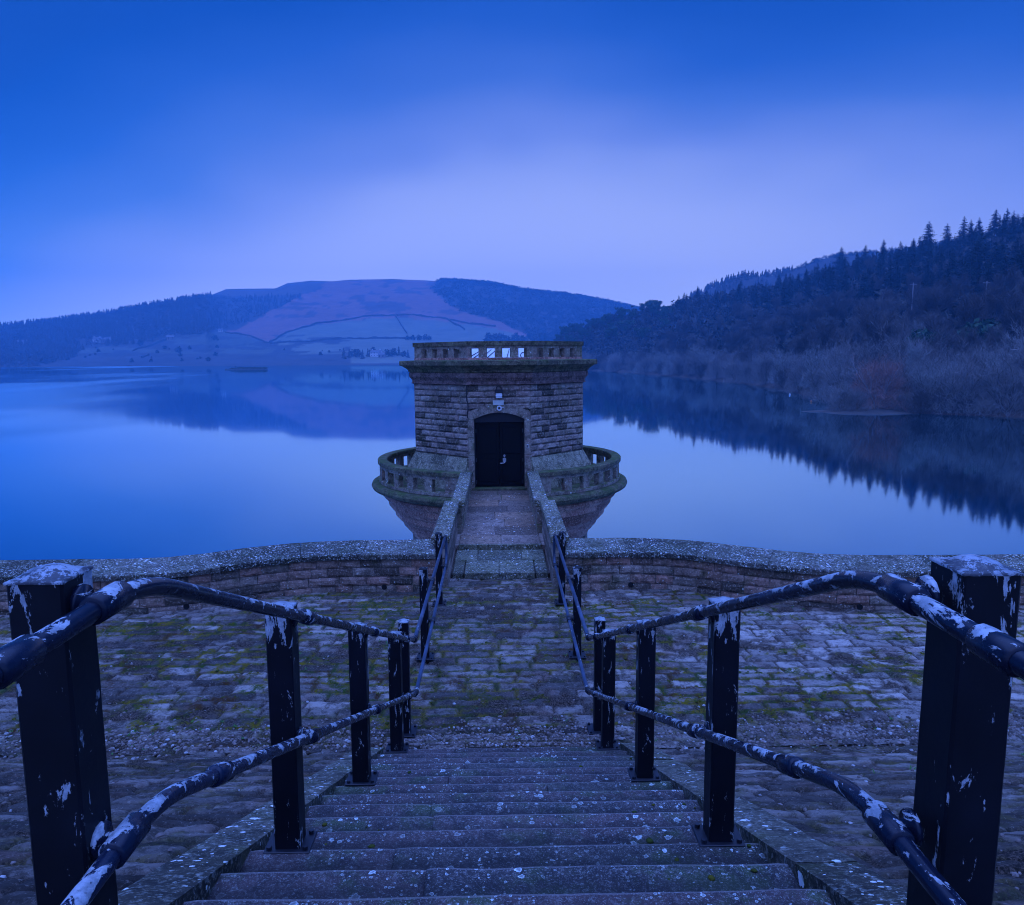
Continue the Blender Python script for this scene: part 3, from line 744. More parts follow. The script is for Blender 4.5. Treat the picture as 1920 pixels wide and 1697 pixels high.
# gate steps
mb = MB()
for x0, x1 in ((-.62, -.02), (-.02, .60)): mb.cbox(XC+x0+.003, XC+x1-.003, 12.48, 13.3, -3.80, -3.685, .008)
for x0, x1 in ((-.83, -.42), (-.42, .40), (.40, .83)): mb.cbox(XC+x0+.003, XC+x1-.003, 13.30, 14.07, -3.80, -3.683, .008)
for x0, x1 in ((-.83, -.635), (.615, .83)): mb.cbox(XC+x0+.003, XC+x1-.003, 12.52, 13.3, -3.86, -3.70, .01)
mb.cbox(XC-.80, XC+.80, 14.02, 14.12, -3.8, DZ-.006, .008)
parb(mb.build('step', M['gate_step']))
for sd in (-1, 1):
    def X(a, b): return (XC+min(sd*a, sd*b), XC+max(sd*a, sd*b))
    mb = MB()
    x0, x1 = X(.87, 1.10)
    yy = [12.02, 12.75, 13.5, 14.2, 15.05]
    for a, b in zip(yy[:-1], yy[1:]):
        z = -4.3
        for h in (.46, .19, .18, .17, .16, .10):
            mb.cbox(x0+random.uniform(-.004, .004), x1, a+.003, b-.003, z+.002, min(z+h-.003, -3.045), .008); z += h
    p = parb(mb.build('pier_wall', M['tower']))
    cp = MB(); yc = [11.93, 12.9, 13.95, 15.1]
    for a, b in zip(yc[:-1], yc[1:]):
        u0, u1 = X(.83, 1.13); cp.cbox(u0, u1, a+.004, b-.004, -3.04, -2.915+random.uniform(-.004, .004), .014)
    parb(cp.build('pier_coping', M['bridge_coping']))
    # pierced parapet
    mb = MB(); x0, x1 = X(.76, .96)
    mb.cbox(x0, x1, 15.06, 19.9, DZ-.05, -3.44, .006)
    y = 15.1
    while y < 19.8:
        mb.cbox(x0+.004, x1-.004, y, y+.24, -3.437, -3.155, .006); y += .50
    mb.cbox(x0, x1, 15.06, 19.9, -3.152, -3.055, .005)
    parb(mb.build('pierced_parapet', M['trim']))
    cp = MB(); yc = [15.04, 16.1, 17.2, 18.3, 19.0]
    for a, b in zip(yc[:-1], yc[1:]):
        u0, u1 = X(.71, 1.0); cp.cbox(u0, u1, a+.004, b-.004, -3.052, -2.925+random.uniform(-.004, .004), .014)
    parb(cp.build('parapet_coping', M['bridge_coping']))
# ------------------------------------------------------------------ valve tower
tw = empty('valve_tower', (TC[0], TC[1], WATER), 'octagonal stone valve tower with black arched door and round balcony standing in the lake', 'tower')
def part(mb, name, m, parent=tw, smooth=False):
    o = mb.build(name, m, parent, smooth); T = Vector(tw.location)
    o.matrix_parent_inverse = Matrix.Identity(4)
    for v in o.data.vertices: v.co -= T
    return o
cxT, cyT = TC
def octa(h, f):           # half size, half front-face width, corners clockwise from the front left
    return [(-f, -h), (f, -h), (h, -f), (h, f), (f, h), (-f, h), (-h, f), (-h, -f)]
def octo_solid(mb, prof):
    # prof: list of (half size, front half, z) ; closed at both ends
    b = len(mb.v)
    for h, f, z in prof:
        for x, y in octa(h, f): mb.v.append((cxT+x, cyT+y, z))
    for i in range(len(prof)-1):
        for k in range(8):
            k2 = (k+1) % 8; mb.f.append((b+i*8+k, b+i*8+k2, b+(i+1)*8+k2, b+(i+1)*8+k))
    mb.f.append(tuple(b+k for k in range(7, -1, -1))); mb.f.append(tuple(b+(len(prof)-1)*8+k for k in range(8)))
H, FR = 2.43, .84
ZW0, ZW1 = -2.70, -.745
mb = MB(); octo_solid(mb, [(H-.06, FR-.03, -1.462), (H-.06, FR-.03, ZW1)])
h_, f_ = H-.06, FR-.03; ring = [(-f_, -h_), (-.68, -h_), (-.68, -h_+.4), (.68, -h_+.4), (.68, -h_), (f_, -h_)]+octa(h_, f_)[2:]
n_ = len(ring); mb.add([(cxT+a, cyT+b, z) for z in (-3.6, -1.464) for a, b in ring], [tuple(range(n_-1, -1, -1)), tuple(range(n_, 2*n_))]+[(i, (i+1) % n_, n_+(i+1) % n_, n_+i) for i in range(n_)])
core = part(mb, 'core', M['mortar'])
# blocks, course by course
mb = MB(); nc = 12; ch = (ZW1-ZW0)/nc; oc = octa(H, FR)
for c in range(nc):
    z = ZW0+ch*c
    for k in range(8):
        a = Vector(oc[k]); b = Vector(oc[(k+1) % 8]); L0 = (b-a).length; d = (b-a).normalized(); n = Vector((-d.y, d.x))   # n outward? front: d=(1,0) -> n=(0,1): inward
        if k == 0:   # the front face above the door surround only
            if z+ch < -1.25+.01: continue
        t = 0; first = True
        while t < L0-.01:
            l = random.uniform(.26, .62) if not first else (.28 if c % 2 else .46)
            first = False
            if L0-t-l < .2: l = L0-t
            P0 = Vector((cxT+a.x+d.x*(t+.004), cyT+a.y+d.y*(t+.004)))
            if k in (0, 1, 7): block(mb, P0, d, n, l-.009, z+.008, z+ch-.008, .10, .05, random.random()*80)
            else:
                q0, q1 = P0, P0+d*(l-.009); V = [(q0.x, q0.y, z+.006), (q1.x, q1.y, z+.006), (q1.x+n.x*.09, q1.y+n.y*.09, z+.006), (q0.x+n.x*.09, q0.y+n.y*.09, z+.006)]
                V += [(p[0], p[1], z+ch-.005) for p in V]; mb.add(V, [(0,3,2,1),(4,5,6,7),(0,1,5,4),(1,2,6,5),(2,3,7,6),(3,0,4,7)])
            t += l
part(mb, 'masonry', M['tower'])
# battered plinth in two bands
mb = MB(); 
def plinth_face(k, z0, o0, z1, o1, m):
    oc0 = octa(H+o0, FR+o0*.414); oc1 = octa(H+o1, FR+o1*.414); a0, b0 = Vector(oc0[k]), Vector(oc0[(k+1) % 8]); a1, b1 = Vector(oc1[k]), Vector(oc1[(k+1) % 8])
    cuts = [0, .22, .5, .78, 1] if m else [0, .36, .62, 1]
    for u, w in zip(cuts[:-1], cuts[1:]):
        u += .002; w -= .002
        q = [a0.lerp(b0, u), a0.lerp(b0, w), a1.lerp(b1, w), a1.lerp(b1, u)]; zz = [z0, z0, z1, z1]
        inn = [Vector(p)*.93 for p in q]
        V = [(cxT+p.x, cyT+p.y, z) for p, z in zip(q, zz)]+[(cxT+p.x, cyT+p.y, z) for p, z in zip(inn, zz)]
        mb.add(V, [(0,1,2,3), (7,6,5,4), (0,4,5,1), (1,5,6,2), (2,6,7,3), (3,7,4,0)])
for k in range(1, 8):
    plinth_face(k, -3.58, .34, -3.19, .27, 0); plinth_face(k, -3.186, .27, -2.96, .16, 1); plinth_face(k, -2.956, .157, -2.705, .012, 0)
for sd in (-1, 1):   # cheeks of the plinth beside the door
    for z0, z1, o in ((-3.58, -3.19, .34), (-3.186, -2.96, .25), (-2.956, -2.71, .12)):
        x0, x1 = sorted((cxT+sd*.70, cxT+sd*(FR+.05))); 
        mb.add([(x0, cyT-H-(o if sd*1 > 0 and False else .05), z0), (x1, cyT-H-.05, z0), (x1, cyT-H+.1, z0), (x0, cyT-H+.1, z0), (x0, cyT-H-.05, z1), (x1, cyT-H-.05, z1), (x1, cyT-H+.1, z1), (x0, cyT-H+.1, z1)], [(0,3,2,1),(4,5,6,7),(0,1,5,4),(1,2,6,5),(2,3,7,6),(3,0,4,7)])
part(mb, 'plinth', M['pale_trim'])
# frieze (red sandstone), flaring
mb = MB(); k = 1.0
octo_solid(mb, [(H+.02, FR+.01, ZW1+.002), (H+.09, FR+.04, ZW1+.02), (H+.05, FR+.02, ZW1+.05), (H+.05, FR+.02, ZW1+.10), (H+.09, FR+.035, ZW1+.16), (H+.13, FR+.05, ZW1+.20), (H+.13, FR+.05, -.425)])
part(mb, 'frieze', M['frieze'])
mb = MB()
octo_solid(mb, [(H+.10, FR+.05, -.423), (H+.15, FR+.06, -.40), (H+.15, FR+.06, -.36), (H+.21, FR+.085, -.31), (H+.30, FR+.12, -.25), (H+.38, FR+.155, -.222), (H+.39, FR+.16, -.215), (H+.39, FR+.16, -.105), (H+.36, FR+.15, -.09), (H-.3, FR-.1, -.07)])
part(mb, 'cornice', M['dark_trim'])
# roof parapet, pierced
PH, PF = H-.03, FR-.02
def wallseg(mb, k, h, f, u0, u1, z0, z1, th):
    oc = octa(h, f); oi = octa(h-th, f-th*.414)
    a, b, ai, bi = Vector(oc[k]), Vector(oc[(k+1) % 8]), Vector(oi[k]), Vector(oi[(k+1) % 8])
    q = [a.lerp(b, u0), a.lerp(b, u1), ai.lerp(bi, u1), ai.lerp(bi, u0)]
    V = [(cxT+p.x, cyT+p.y, z0) for p in q]+[(cxT+p.x, cyT+p.y, z1) for p in q]
    mb.add(V, [(0,3,2,1),(4,5,6,7),(0,1,5,4),(1,2,6,5),(2,3,7,6),(3,0,4,7)])
mb = MB(); cp = MB(); bc = MB()
for k in range(8):
    for i in range(3): wallseg(bc, k, PH+.01, PF+.004, i/3+.001, (i+1)/3-.001, -.088, -.018, .24)
    L0 = (Vector(octa(PH, PF)[k])-Vector(octa(PH, PF)[(k+1) % 8])).length
    ow = .225/L0; pitch = (.43 if k % 2 == 0 else .46)/L0; st = .5-1.5*pitch
    e = 0.0
    for j in range(4):
        c = st+pitch*j; wallseg(mb, k, PH, PF, e, c-ow/2, -.016, .222, .12); e = c+ow/2
    wallseg(mb, k, PH, PF, e, 1.0, -.016, .222, .2)
    wallseg(mb, k, PH, PF, 0, 1, .224, .298, .2)
    for i in range(2): wallseg(cp, k, PH+.045, PF+.019, i/2+.001, (i+1)/2-.001, .30, .415, .3)
rp = part(mb, 'roof_parapet', M['trim']); o = part(cp, 'coping', M['dark_trim'], rp); part(bc, 'parapet_base', M['red_trim'], rp)
for o in (o,): pass
# white roof lantern behind the parapet
mb = MB(); y0, y1 = cyT-1.7, cyT+1.2
V = [(cxT-1.0, y0, -.07), (cxT+1.0, y0, -.07), (cxT+1.0, y1, -.07), (cxT-1.0, y1, -.07), (cxT-.92, y0+.35, .22), (cxT+.92, y0+.35, .22), (cxT+.92, y1-.3, .22), (cxT-.92, y1-.3, .22), (cxT, (y0+y1)/2, .33)]
mb.add(V, [(0,1,5,4), (1,2,6,5), (2,3,7,6), (3,0,4,7), (4,5,8), (5,6,8), (6,7,8), (7,4,8)])
lt = part(mb, 'roof_light', M['white'])
for x0, x1 in ((-.90, -.45), (-.74, -.35), (-.5, -.2), (-.36, -.05), (.12, .02), (.22, .30)):
    mb = MB(); mb.tube([(cxT+x0, y0-.012, -.06), (cxT+x1, y0+.33, .205)], .011, 6); part(mb, 'glazing_bar', M['iron'], lt)
mb = MB()
ring = [(cxT+.70+.09*math.cos(a), y0+.12+.10*math.sin(a), .04+.08*math.sin(a)) for a in np.linspace(0, 2*PI, 15)]
mb.tube(ring, .012, 6, False)
part(mb, 'lifting_ring', M['iron'], lt)
# door surround: jambs and segmental arch
YD = cyT-H
def arch_z(x, hw, zs, zc): return zs+(zc-zs)*(1-(x/hw)**2)
mb = MB(); nA = 16; DWH = .675; ZS, ZCR = -1.665, -1.475
for sd in (-1, 1):
    x0, x1 = sorted((cxT+sd*DWH, cxT+sd*(FR-.004)))
    zz = [-3.58, -3.1, -2.62, -2.15, ZS+.01]
    for a, b in zip(zz[:-1], zz[1:]): mb.cbox(x0, x1, YD-.055, YD+.32, a+.002, b-.002, .006)
n_v = 5
for v in range(n_v):
    V = []; xs = np.linspace(-(FR-.004)+2*(FR-.004)*v/n_v+.002, -(FR-.004)+2*(FR-.004)*(v+1)/n_v-.002, 7)
    for y in (YD-.055, YD+.32):
        for x in xs:
            zi = arch_z(min(DWH, max(-DWH, x)), DWH, ZS+.012, ZCR); zo = arch_z(x, FR, -1.46, -1.255)
            V += [(cxT+x, y, zi), (cxT+x, y, zo)]
    n7 = len(xs); fs = []
    for i in range(n7-1):
        fs += [(2*i, 2*i+2, 2*i+3, 2*i+1), (2*n7+2*i, 2*n7+2*i+1, 2*n7+2*i+3, 2*n7+2*i+2), (2*i, 2*n7+2*i, 2*n7+2*i+2, 2*i+2), (2*i+1, 2*i+3, 2*n7+2*i+3, 2*n7+2*i+1)]
    fs += [(0, 1, 2*n7+1, 2*n7), (2*n7-2, 4*n7-2, 4*n7-1, 2*n7-1)]
    mb.add(V, fs)
part(mb, 'door_surround', M['trim'])
mb = MB()   # wall behind/above the surround on the front face
mb.box(cxT-FR+.01, cxT+FR-.01, YD+.03, YD+.3, -1.30, -1.20); part(mb, 'lintel_backing', M['mortar'])
mb = MB(); mb.cbox(cxT-.75, cxT+.75, YD-.12, YD+.2, -3.66, DZ+.055, .01); part(mb, 'threshold', M['dark_trim'])
# door
mb = MB(); yd = YD+.14
for sd in (-1, 1):
    a, b = sorted((sd*.006, sd*.65)); mb.cbox(cxT+a, cxT+b, yd, yd+.05, DZ+.07, -1.76, .006)
    for q in (0,): 
        u0, u1 = sorted((sd*.08, sd*.57)); mb.cbox(cxT+u0, cxT+u1, yd-.012, yd, DZ+.2, DZ+.85, .005); mb.cbox(cxT+u0, cxT+u1, yd-.012, yd, DZ+.97, -1.9, .005)
dr = part(mb, 'door', M['door'])
mb = MB(); xs = np.linspace(-DWH, DWH, 13)
V = []
for x in xs: V += [(cxT+x, yd-.01, -1.75), (cxT+x, yd-.01, arch_z(x, DWH, ZS+.02, ZCR+.01)), (cxT+x, yd+.05, -1.75), (cxT+x, yd+.05, arch_z(x, DWH, ZS+.02, ZCR+.01))]
mb.add(V, [f for i in range(12) for f in ((4*i, 4*i+4, 4*i+5, 4*i+1), (4*i+2, 4*i+3, 4*i+7, 4*i+6), (4*i, 4*i+2, 4*i+6, 4*i+4))])
for sd in (-1, 1): a, b = sorted((sd*.652, sd*DWH)); mb.box(cxT+a, cxT+b, yd-.02, yd+.05, DZ+.06, -1.752)
part(mb, 'frame', M['iron'], dr)
for z in (-1.98, -2.78, -3.38):
    for sd in (-1, 1): mb = MB(); mb.tube([(cxT+sd*.632, yd-.02, z-.05), (cxT+sd*.632, yd-.02, z+.05)], .012, 8); part(mb, 'hinge', M['hinge'], dr)
hx = cxT+.13; mb = MB(); mb.cbox(hx-.045, hx+.045, yd-.03, yd-.012, -2.83, -2.73, .004)
mb.tube([(hx+.01, yd-.03, -2.83), (hx+.01, yd-.06, -2.845), (hx-.02, yd-.062, -2.86), (hx-.11, yd-.062, -2.865)], .011, 8)
part(mb, 'handle', M['steel'], dr)
mb = MB(); mb.tube([(hx, yd-.012, -2.66), (hx, yd-.028, -2.66)], .03, 14); mb.tube([(hx, yd-.012, -2.69), (hx, yd-.024, -2.69)], .02, 12)
part(mb, 'lock', M['steel'], dr)
# fittings above the door
mb = MB(); y = YD-.04
mb.cbox(cxT-.105, cxT+.105, y-.11, y, -.95, -.86, .008); lamp = part(mb, 'wall_lamp', M['iron'])
mb = MB(); mb.cbox(cxT-.085, cxT+.085, y-.10, y, -1.09, -.955, .012); mb.cbox(cxT-.088, cxT+.088, y-.108, y-.1, -1.035, -1.015, .002); part(mb, 'lamp_glass', M['white'], lamp)
mb = MB(); mb.tube([(cxT-.07, y-.03, -.86), (cxT-.06, y-.04, -.80), (cxT, y-.05, -.765), (cxT+.06, y-.04, -.80), (cxT+.07, y-.03, -.86)], .012, 8); part(mb, 'cable', M['iron'], lamp)
mb = MB(); mb.cbox(cxT-.165, cxT+.13, y-.03, y, -1.275, -1.15, .005); board = part(mb, 'name_board', M['cream'])
mb = MB(); rc = (cxT+.005, y-.075, -1.355)
mb.lathe([(.034, 0), (.066, 0), (.07, .01), (.066, .02), (.034, .02)], 0, 0, 28, closed=True)
mb.v = [(rc[0]+a, rc[1]-c+.02, rc[2]+b) for a, b, c in mb.v]; cam_o = part(mb, 'dome_camera', M['white'], smooth=False)
mb = MB(); mb.tube([(rc[0], rc[1]+.06, rc[2]), (rc[0], rc[1]+.012, rc[2])], .052, 20); mb.tube([(rc[0], rc[1]+.012, rc[2]), (rc[0], rc[1]-.004, rc[2]), (rc[0], rc[1]-.012, rc[2])], [.033, .026, .01], 16); part(mb, 'lens', M['iron'], cam_o)
mb = MB(); mb.tube([(rc[0]+.07, rc[1]+.03, rc[2]+.02), (rc[0]+.135, rc[1]+.03, rc[2]+.022)], .010, 8); part(mb, 'arm', M['steel'], cam_o)
mb = MB(); mb.cbox(cxT+.735, cxT+.775, YD-.075, YD-.055, -2.44, -2.34, .004); bp_ = part(mb, 'bell_push', M['white']); mb = MB(); mb.cbox(cxT+.743, cxT+.767, YD-.079, YD-.0755, -2.425, -2.355, .001); part(mb, 'cover', M['iron'], bp_)
mb = MB(); px = cxT-FR-.02; mb.tube([(px, YD-.05, -.76), (px, YD-.05, -1.15), (px+.03, YD-.06, -1.22), (px+.03, YD-.06, -1.40), (px+.015, YD-.06, -1.46), (px+.015, YD-.06, -1.62)], .014, 8); part(mb, 'drain_pipe', M['iron'])
# balcony: ledge, pierced parapet, coping, corbels, shaft
mb = MB()
prof = [(0.4, DZ-.012), (3.42, DZ-.012), (3.74, DZ-.03), (3.80, DZ-.06), (3.83, DZ-.13), (3.80, DZ-.20), (3.72, DZ-.245), (3.56, DZ-.27), (3.53, DZ-.31), (3.40, DZ-.32)]
mb.lathe(prof, cxT, cyT, 96)
bal = part(mb, 'balcony', M['dark_trim'], smooth=False)
mb = MB(); rO, rI = 3.58, 3.43; th0 = R(17.5)
def arcblock(mb, a0, a1, r0, r1, z0, z1, n=4, ch=0.0):
    V = []
    for i in range(n+1):
        a = a0+(a1-a0)*i/n
        for r, z in ((r0, z0), (r1, z0), (r1, z1-ch), (r1-ch, z1), (r0+ch, z1), (r0, z1-ch)): V.append((cxT+r*math.sin(a), cyT-r*math.cos(a), z))
    L_ = 6; fs = [(i*L_+k, (i+1)*L_+k, (i+1)*L_+(k+1) % L_, i*L_+(k+1) % L_) for i in range(n) for k in range(L_)]
    fs += [tuple(range(L_)), tuple(n*L_+k for k in range(L_-1, -1, -1))]; mb.add(V, fs)
gap0, gap1 = R(12.6), R(347.4)
na = 12
aa = np.linspace(gap0, gap1, 28)
for a, b in zip(aa[:-1], aa[1:]): arcblock(mb, a+.001, b-.001, rI-.02, rO+.03, DZ-.01, -3.492, 6, .01)
for a, b in zip(aa[:-1], aa[1:]): arcblock(mb, a, b, rI, rO, -3.158, -3.062, 6)
cen = [25+10.28*k for k in range(33)]
cen = [c for c in cen if c < 340]; e = gap0; hwid = R(3.2)
for c in cen:
    arcblock(mb, e, R(c)-hwid, rI, rO, -3.49, -3.16, 3); e = R(c)+hwid
arcblock(mb, e, gap1, rI, rO, -3.49, -3.16, 3)
part(mb, 'pierced_parapet', M['trim'], bal)
mb = MB(); aa = np.linspace(R(11.8), R(348.2), 22)
for a, b in zip(aa[:-1], aa[1:]): arcblock(mb, a+.0012, b-.0012, 3.35, 3.63, -3.06, -2.945, 8, .02)
part(mb, 'coping', M['dark_trim'], bal)
prof = [(3.40, DZ-.322), (3.47, DZ-.36), (3.49, DZ-.44), (3.44, DZ-.50), (3.36, DZ-.56), (3.34, DZ-.70), (3.28, DZ-.76), (3.27, DZ-.80), (3.18, DZ-.86), (3.15, DZ-1.02), (3.08, DZ-1.08), (3.06, DZ-1.12), (2.96, DZ-1.18), (2.92, DZ-1.32), (2.84, DZ-1.38), (2.82, DZ-1.44), (2.72, DZ-1.50), (2.68, DZ-1.62), (2.62, DZ-1.70)]
mb = MB(); segs = 20
for i in range(segs):
    for j in range(len(prof)-1):
        pass
for b_, (i0, i1) in enumerate(((0, 5), (5, 9), (9, 13), (13, 18))):
    for i in range(segs):
        off = (b_ % 2)*.5; mb.lathe(prof[i0:i1+1], cxT, cyT, 5, 2*PI*(i+off)/segs+.0008, 2*PI*(i+1+off)/segs-.0008)
part(mb, 'corbel', M['red_trim'])
mb = MB(); mb.lathe([(2.60, DZ-1.65), (2.58, -5.35), (2.62, -5.4), (2.66, WATER-2)], cxT, cyT, 48)
zc = DZ-1.66
for c in range(11):
    z = zc-.3*(c+1)
    for i in range(26):
        a0 = 2*PI*(i+.5*(c % 2))/26; arcblock(mb, a0+.002, a0+2*PI/26-.002, 2.5, 2.66+random.uniform(-.006, .012), z+.006, z+.296, 3, .008)
part(mb, 'shaft', M['tower'])
tw.rotation_euler.y = -.0045
# ------------------------------------------------------------------ water and ground
def sheet(name, m, z, x0, x1, y0, y1, n=2):
    mb = MB(); mb.add([(x0, y0, z), (x1, y0, z), (x1, y1, z), (x0, y1, z)], [(0, 1, 2, 3)]); return tag(mb.build(name, m), kind='structure')
sheet('water', M['water'], WATER, -2220, 2220, 12.0, 2180)
sheet('ground', M['shore'], WATER-5, -2230, 2230, -200, 2190)
# ------------------------------------------------------------------ hills
def lerp_tab(tab, x, i): 
    t = np.array(tab, float); return np.interp(x, t[:, 0], t[:, i])
# far hills: column, skyline row, ridge distance, shore distance
FAR = [(-900, 640, 1500, 800), (-300, 628, 1500, 830), (0, 616, 1400, 850), (100, 606, 1400, 850), (200, 591, 1420, 850), (300, 573, 1450, 850), (390, 559, 1500, 850), (405, 552, 1900, 850), (430, 543, 2000, 850), (470, 541.5, 2000, 850),
       (522, 541, 2000, 850), (545, 531, 2000, 850), (590, 526.5, 2000, 850), (628, 527.5, 2000, 850), (660, 524.5, 2000, 850), (740, 523.5, 2000, 860), (820, 527, 2000, 880), (850, 527, 1900, 900), (920, 532, 1850, 920), (980, 545, 1800, 950), (1060, 553, 1800, 980), (1130, 565, 1800, 1000), (1190, 578, 1800, 1000), (1260, 596, 1800, 1000), (1500, 640, 1800, 1000), (2300, 640, 1800, 1000)]
# rows between shore (0) and ridge (1): height fraction
def far_prof(t): return np.interp(t, [0, .1, .25, .45, .7, .85, .97, 1.0, 1.15, 1.5], [0, .055, .15, .34, .68, .88, .985, 1.0, .97, .7])
def far_point(px, t):
    D0 = lerp_tab(FAR, px, 3); D1 = lerp_tab(FAR, px, 2); ys = lerp_tab(FAR, px, 1)
    D = D0+(D1-D0)*t; k = azr_v(px); zr = (669-ys)/ (F*math.cos(PITCH))*1.0*D1 + .0044*0
    zr = zat_v(px, ys, D1)
    z = WATER+(zr-WATER)*far_prof(t)
    return k*D, D, z
def azr_v(px):
    u = (np.asarray(px, float)-CX); v = (669-CY); c, s = math.cos(ROLL), math.sin(ROLL); uu = u*c-v*s; vv = u*s+v*c
    Y = F*math.cos(PITCH)-vv*math.sin(PITCH); return (uu*math.cos(YAW)+Y*math.sin(YAW))/(-uu*math.sin(YAW)+Y*math.cos(YAW))
def zat_v(px, py, D):
    u = (np.asarray(px, float)-CX); v = (np.asarray(py, float)-CY); c, s = math.cos(ROLL), math.sin(ROLL); uu = u*c-v*s; vv = u*s+v*c
    Y = F*math.cos(PITCH)-vv*math.sin(PITCH); Z = -(F*math.sin(PITCH)+vv*math.cos(PITCH)); return Z/(-uu*math.sin(YAW)+Y*math.cos(YAW))*D
def row_of(px, D, z): # photo row of a far point
    return 669-(z/D)*F*math.cos(PITCH)-(np.asarray(px, float)-960)*ROLL*0.98
def inpoly(x, y, poly):
    x = np.asarray(x); y = np.asarray(y); r = np.zeros(x.shape, bool); n = len(poly)
    for i in range(n):
        x1, y1 = poly[i]; x2, y2 = poly[(i+1) % n]
        if y1 == y2: continue
        m = ((y1 > y) != (y2 > y)) & (x < (x2-x1)*(y-y1)/(y2-y1)+x1); r ^= m
    return r
BRACKEN = [(425, 624), (470, 606), (520, 585), (560, 562), (600, 545), (630, 520), (834, 518), (812, 548), (838, 570), (870, 588), (940, 606), (1012, 640), (930, 618), (850, 606), (760, 599), (700, 600), (600, 611), (540, 624), (505, 642)]
UPFIELD = [(505, 642), (540, 624), (600, 611), (700, 600), (760, 599), (850, 606), (930, 618), (1012, 640), (1030, 690), (640, 690), (560, 662)]
LOWFIELD = [(60, 690), (140, 668), (160, 652), (260, 646), (330, 634), (420, 621), (505, 642), (560, 662), (640, 700)]
FARMOOR = [(398, 553), (430, 540), (522, 538), (545, 528), (640, 520), (600, 545), (570, 556), (500, 560), (440, 562)]
px = np.arange(-900, 2300, 5.0); tt = np.concatenate([np.linspace(0, 1, 90), np.linspace(1.02, 1.1, 3)])
PX, TT = np.meshgrid(px, tt, indexing='ij'); X, Y, Z = far_point(PX, TT)
bumps = (fbm(N1, X/180, Y/180, 4)-.5)*22*np.clip(TT*2, 0, 1)*np.clip((1-TT)*4, 0, 1)+(fbm(N2, X/40, Y/40, 3)-.5)*5*np.clip(TT*3, 0, 1)*np.clip((1-TT)*8, 0.05, 1)
Z = Z+bumps*(TT <= 1)
RW = row_of(PX, Y, Z)
C = np.zeros(X.shape+(3,)); C[:] = (.045, .040, .036)                 # wooded ground
nz = (fbm(N3, PX/40, RW/14, 3)-.5)*14
b = inpoly(PX+nz*1.6, RW+nz*.5, BRACKEN); C[b] = (.185, .088, .07)
heath = b & (fbm(N1, PX/28+3, RW/7, 4) > .60) & (RW < 598); C[heath] = (.085, .055, .05)
b = inpoly(PX+nz*.6, RW+nz*.2, FARMOOR); C[b] = (.085, .065, .05)
b = inpoly(PX, RW, UPFIELD); C[b] = (.125, .13, .09)
b = inpoly(PX+nz*.2, RW, LOWFIELD); C[b] = (.074, .078, .058)
strip = (RW > 664) & (PX < 660); C[strip] = (.056, .050, .046)
patch = ((fbm(N2, PX/60, RW/5, 4) > .54) & (RW > 630) & (PX < 660) & (PX > -200)); C[patch] = (.048, .043, .040)
C[TT < .012] = (.06, .05, .045)
np_mesh('far_hills', np.stack([X, Y, Z], -1).reshape(-1, 3), grid_faces(len(px), len(tt)), M['land'], True, {'Land': C.reshape(-1, 3)})
tag(bpy.data.objects['far_hills'], kind='structure')
FPX, FT, FRW, FX, FY, FZ = PX, TT, RW, X, Y, Z
# ridge behind the right hand wood
BACK = [(1230, 600), (1290, 552), (1340, 528), (1385, 513), (1440, 510), (1480, 500), (1520, 482), (1565, 470), (1600, 469), (1680, 462), (1800, 440), (2000, 420), (2600, 420)]
px = np.arange(1230, 2600, 8.0); tt = np.linspace(0, 1.4, 30); PX, TT = np.meshgrid(px, tt, indexing='ij')
D = 760+(1000-760)*TT; yz = lerp_tab(BACK, PX, 1); zr = zat_v(PX, yz+6, 1000.); Z = WATER+(zr-WATER)*np.interp(TT, [0, .5, .9, 1, 1.4], [0, .5, .95, 1, .9]); X = azr_v(PX)*D
C = np.zeros(X.shape+(3,)); C[:] = (.05, .042, .036)
np_mesh('back_ridge', np.stack([X, D, Z], -1).reshape(-1, 3), grid_faces(len(px), len(tt)), M['land'], True, {'Land': C.reshape(-1, 3)})
tag(bpy.data.objects['back_ridge'], kind='structure')
# right hand hillside: column, skyline row (tree tops), ridge distance, shore distance
RT = [(1015, 655, 640, 560), (1040, 632, 650, 520), (1060, 612, 640, 490), (1110, 597, 630, 445), (1180, 571, 610, 385), (1215, 563, 600, 350), (1240, 570, 600, 330), (1300, 545, 570, 285), (1350, 540, 570, 250), (1400, 530, 560, 225), (1480, 512, 560, 178), (1530, 495, 550, 152), (1580, 482, 540, 132), (1650, 462, 500, 116), (1700, 455, 485, 112), (1750, 444, 470, 108), (1800, 432, 455, 106), (1850, 410, 440, 104), (1920, 388, 430, 101), (2050, 362, 420, 92), (2400, 340, 400, 72), (3200, 330, 380, 50)]
TREEH = 9.5
def r_point(px, t):
    D0 = lerp_tab(RT, px, 3); D1 = lerp_tab(RT, px, 2); ys = lerp_tab(RT, px, 1)
    D = D0+(D1-D0)*t; zr = zat_v(px, ys, D1)-TREEH
    s = np.interp(t, [0, .03, .15, .4, .7, 1.0, 1.3], [0, .03, .10, .32, .66, 1.0, 1.1])
    z = WATER+(zr-WATER)*s
    x = azr_v(px)*D
    z = z+(fbm(N2, x/50, D/50, 3)-.5)*6*np.clip(np.asarray(t)*3, 0, 1)
    return x, D, z
px = np.arange(1015, 3200, 7.0); tt = np.concatenate([[-.03], np.linspace(0, 1.3, 60)]); PX, TT = np.meshgrid(px, tt, indexing='ij')
X, Y, Z = r_point(PX, TT); Z = np.where(TT < 0, WATER-2, Z)
C = np.zeros(X.shape+(3,)); C[:] = (.022, .019, .016); C[TT < .03] = (.075, .055, .045)
np_mesh('right_hillside', np.stack([X, Y, Z], -1).reshape(-1, 3), grid_faces(len(px), len(tt)), M['land'], True, {'Land': C.reshape(-1, 3)})
tag(bpy.data.objects['right_hillside'], kind='structure')
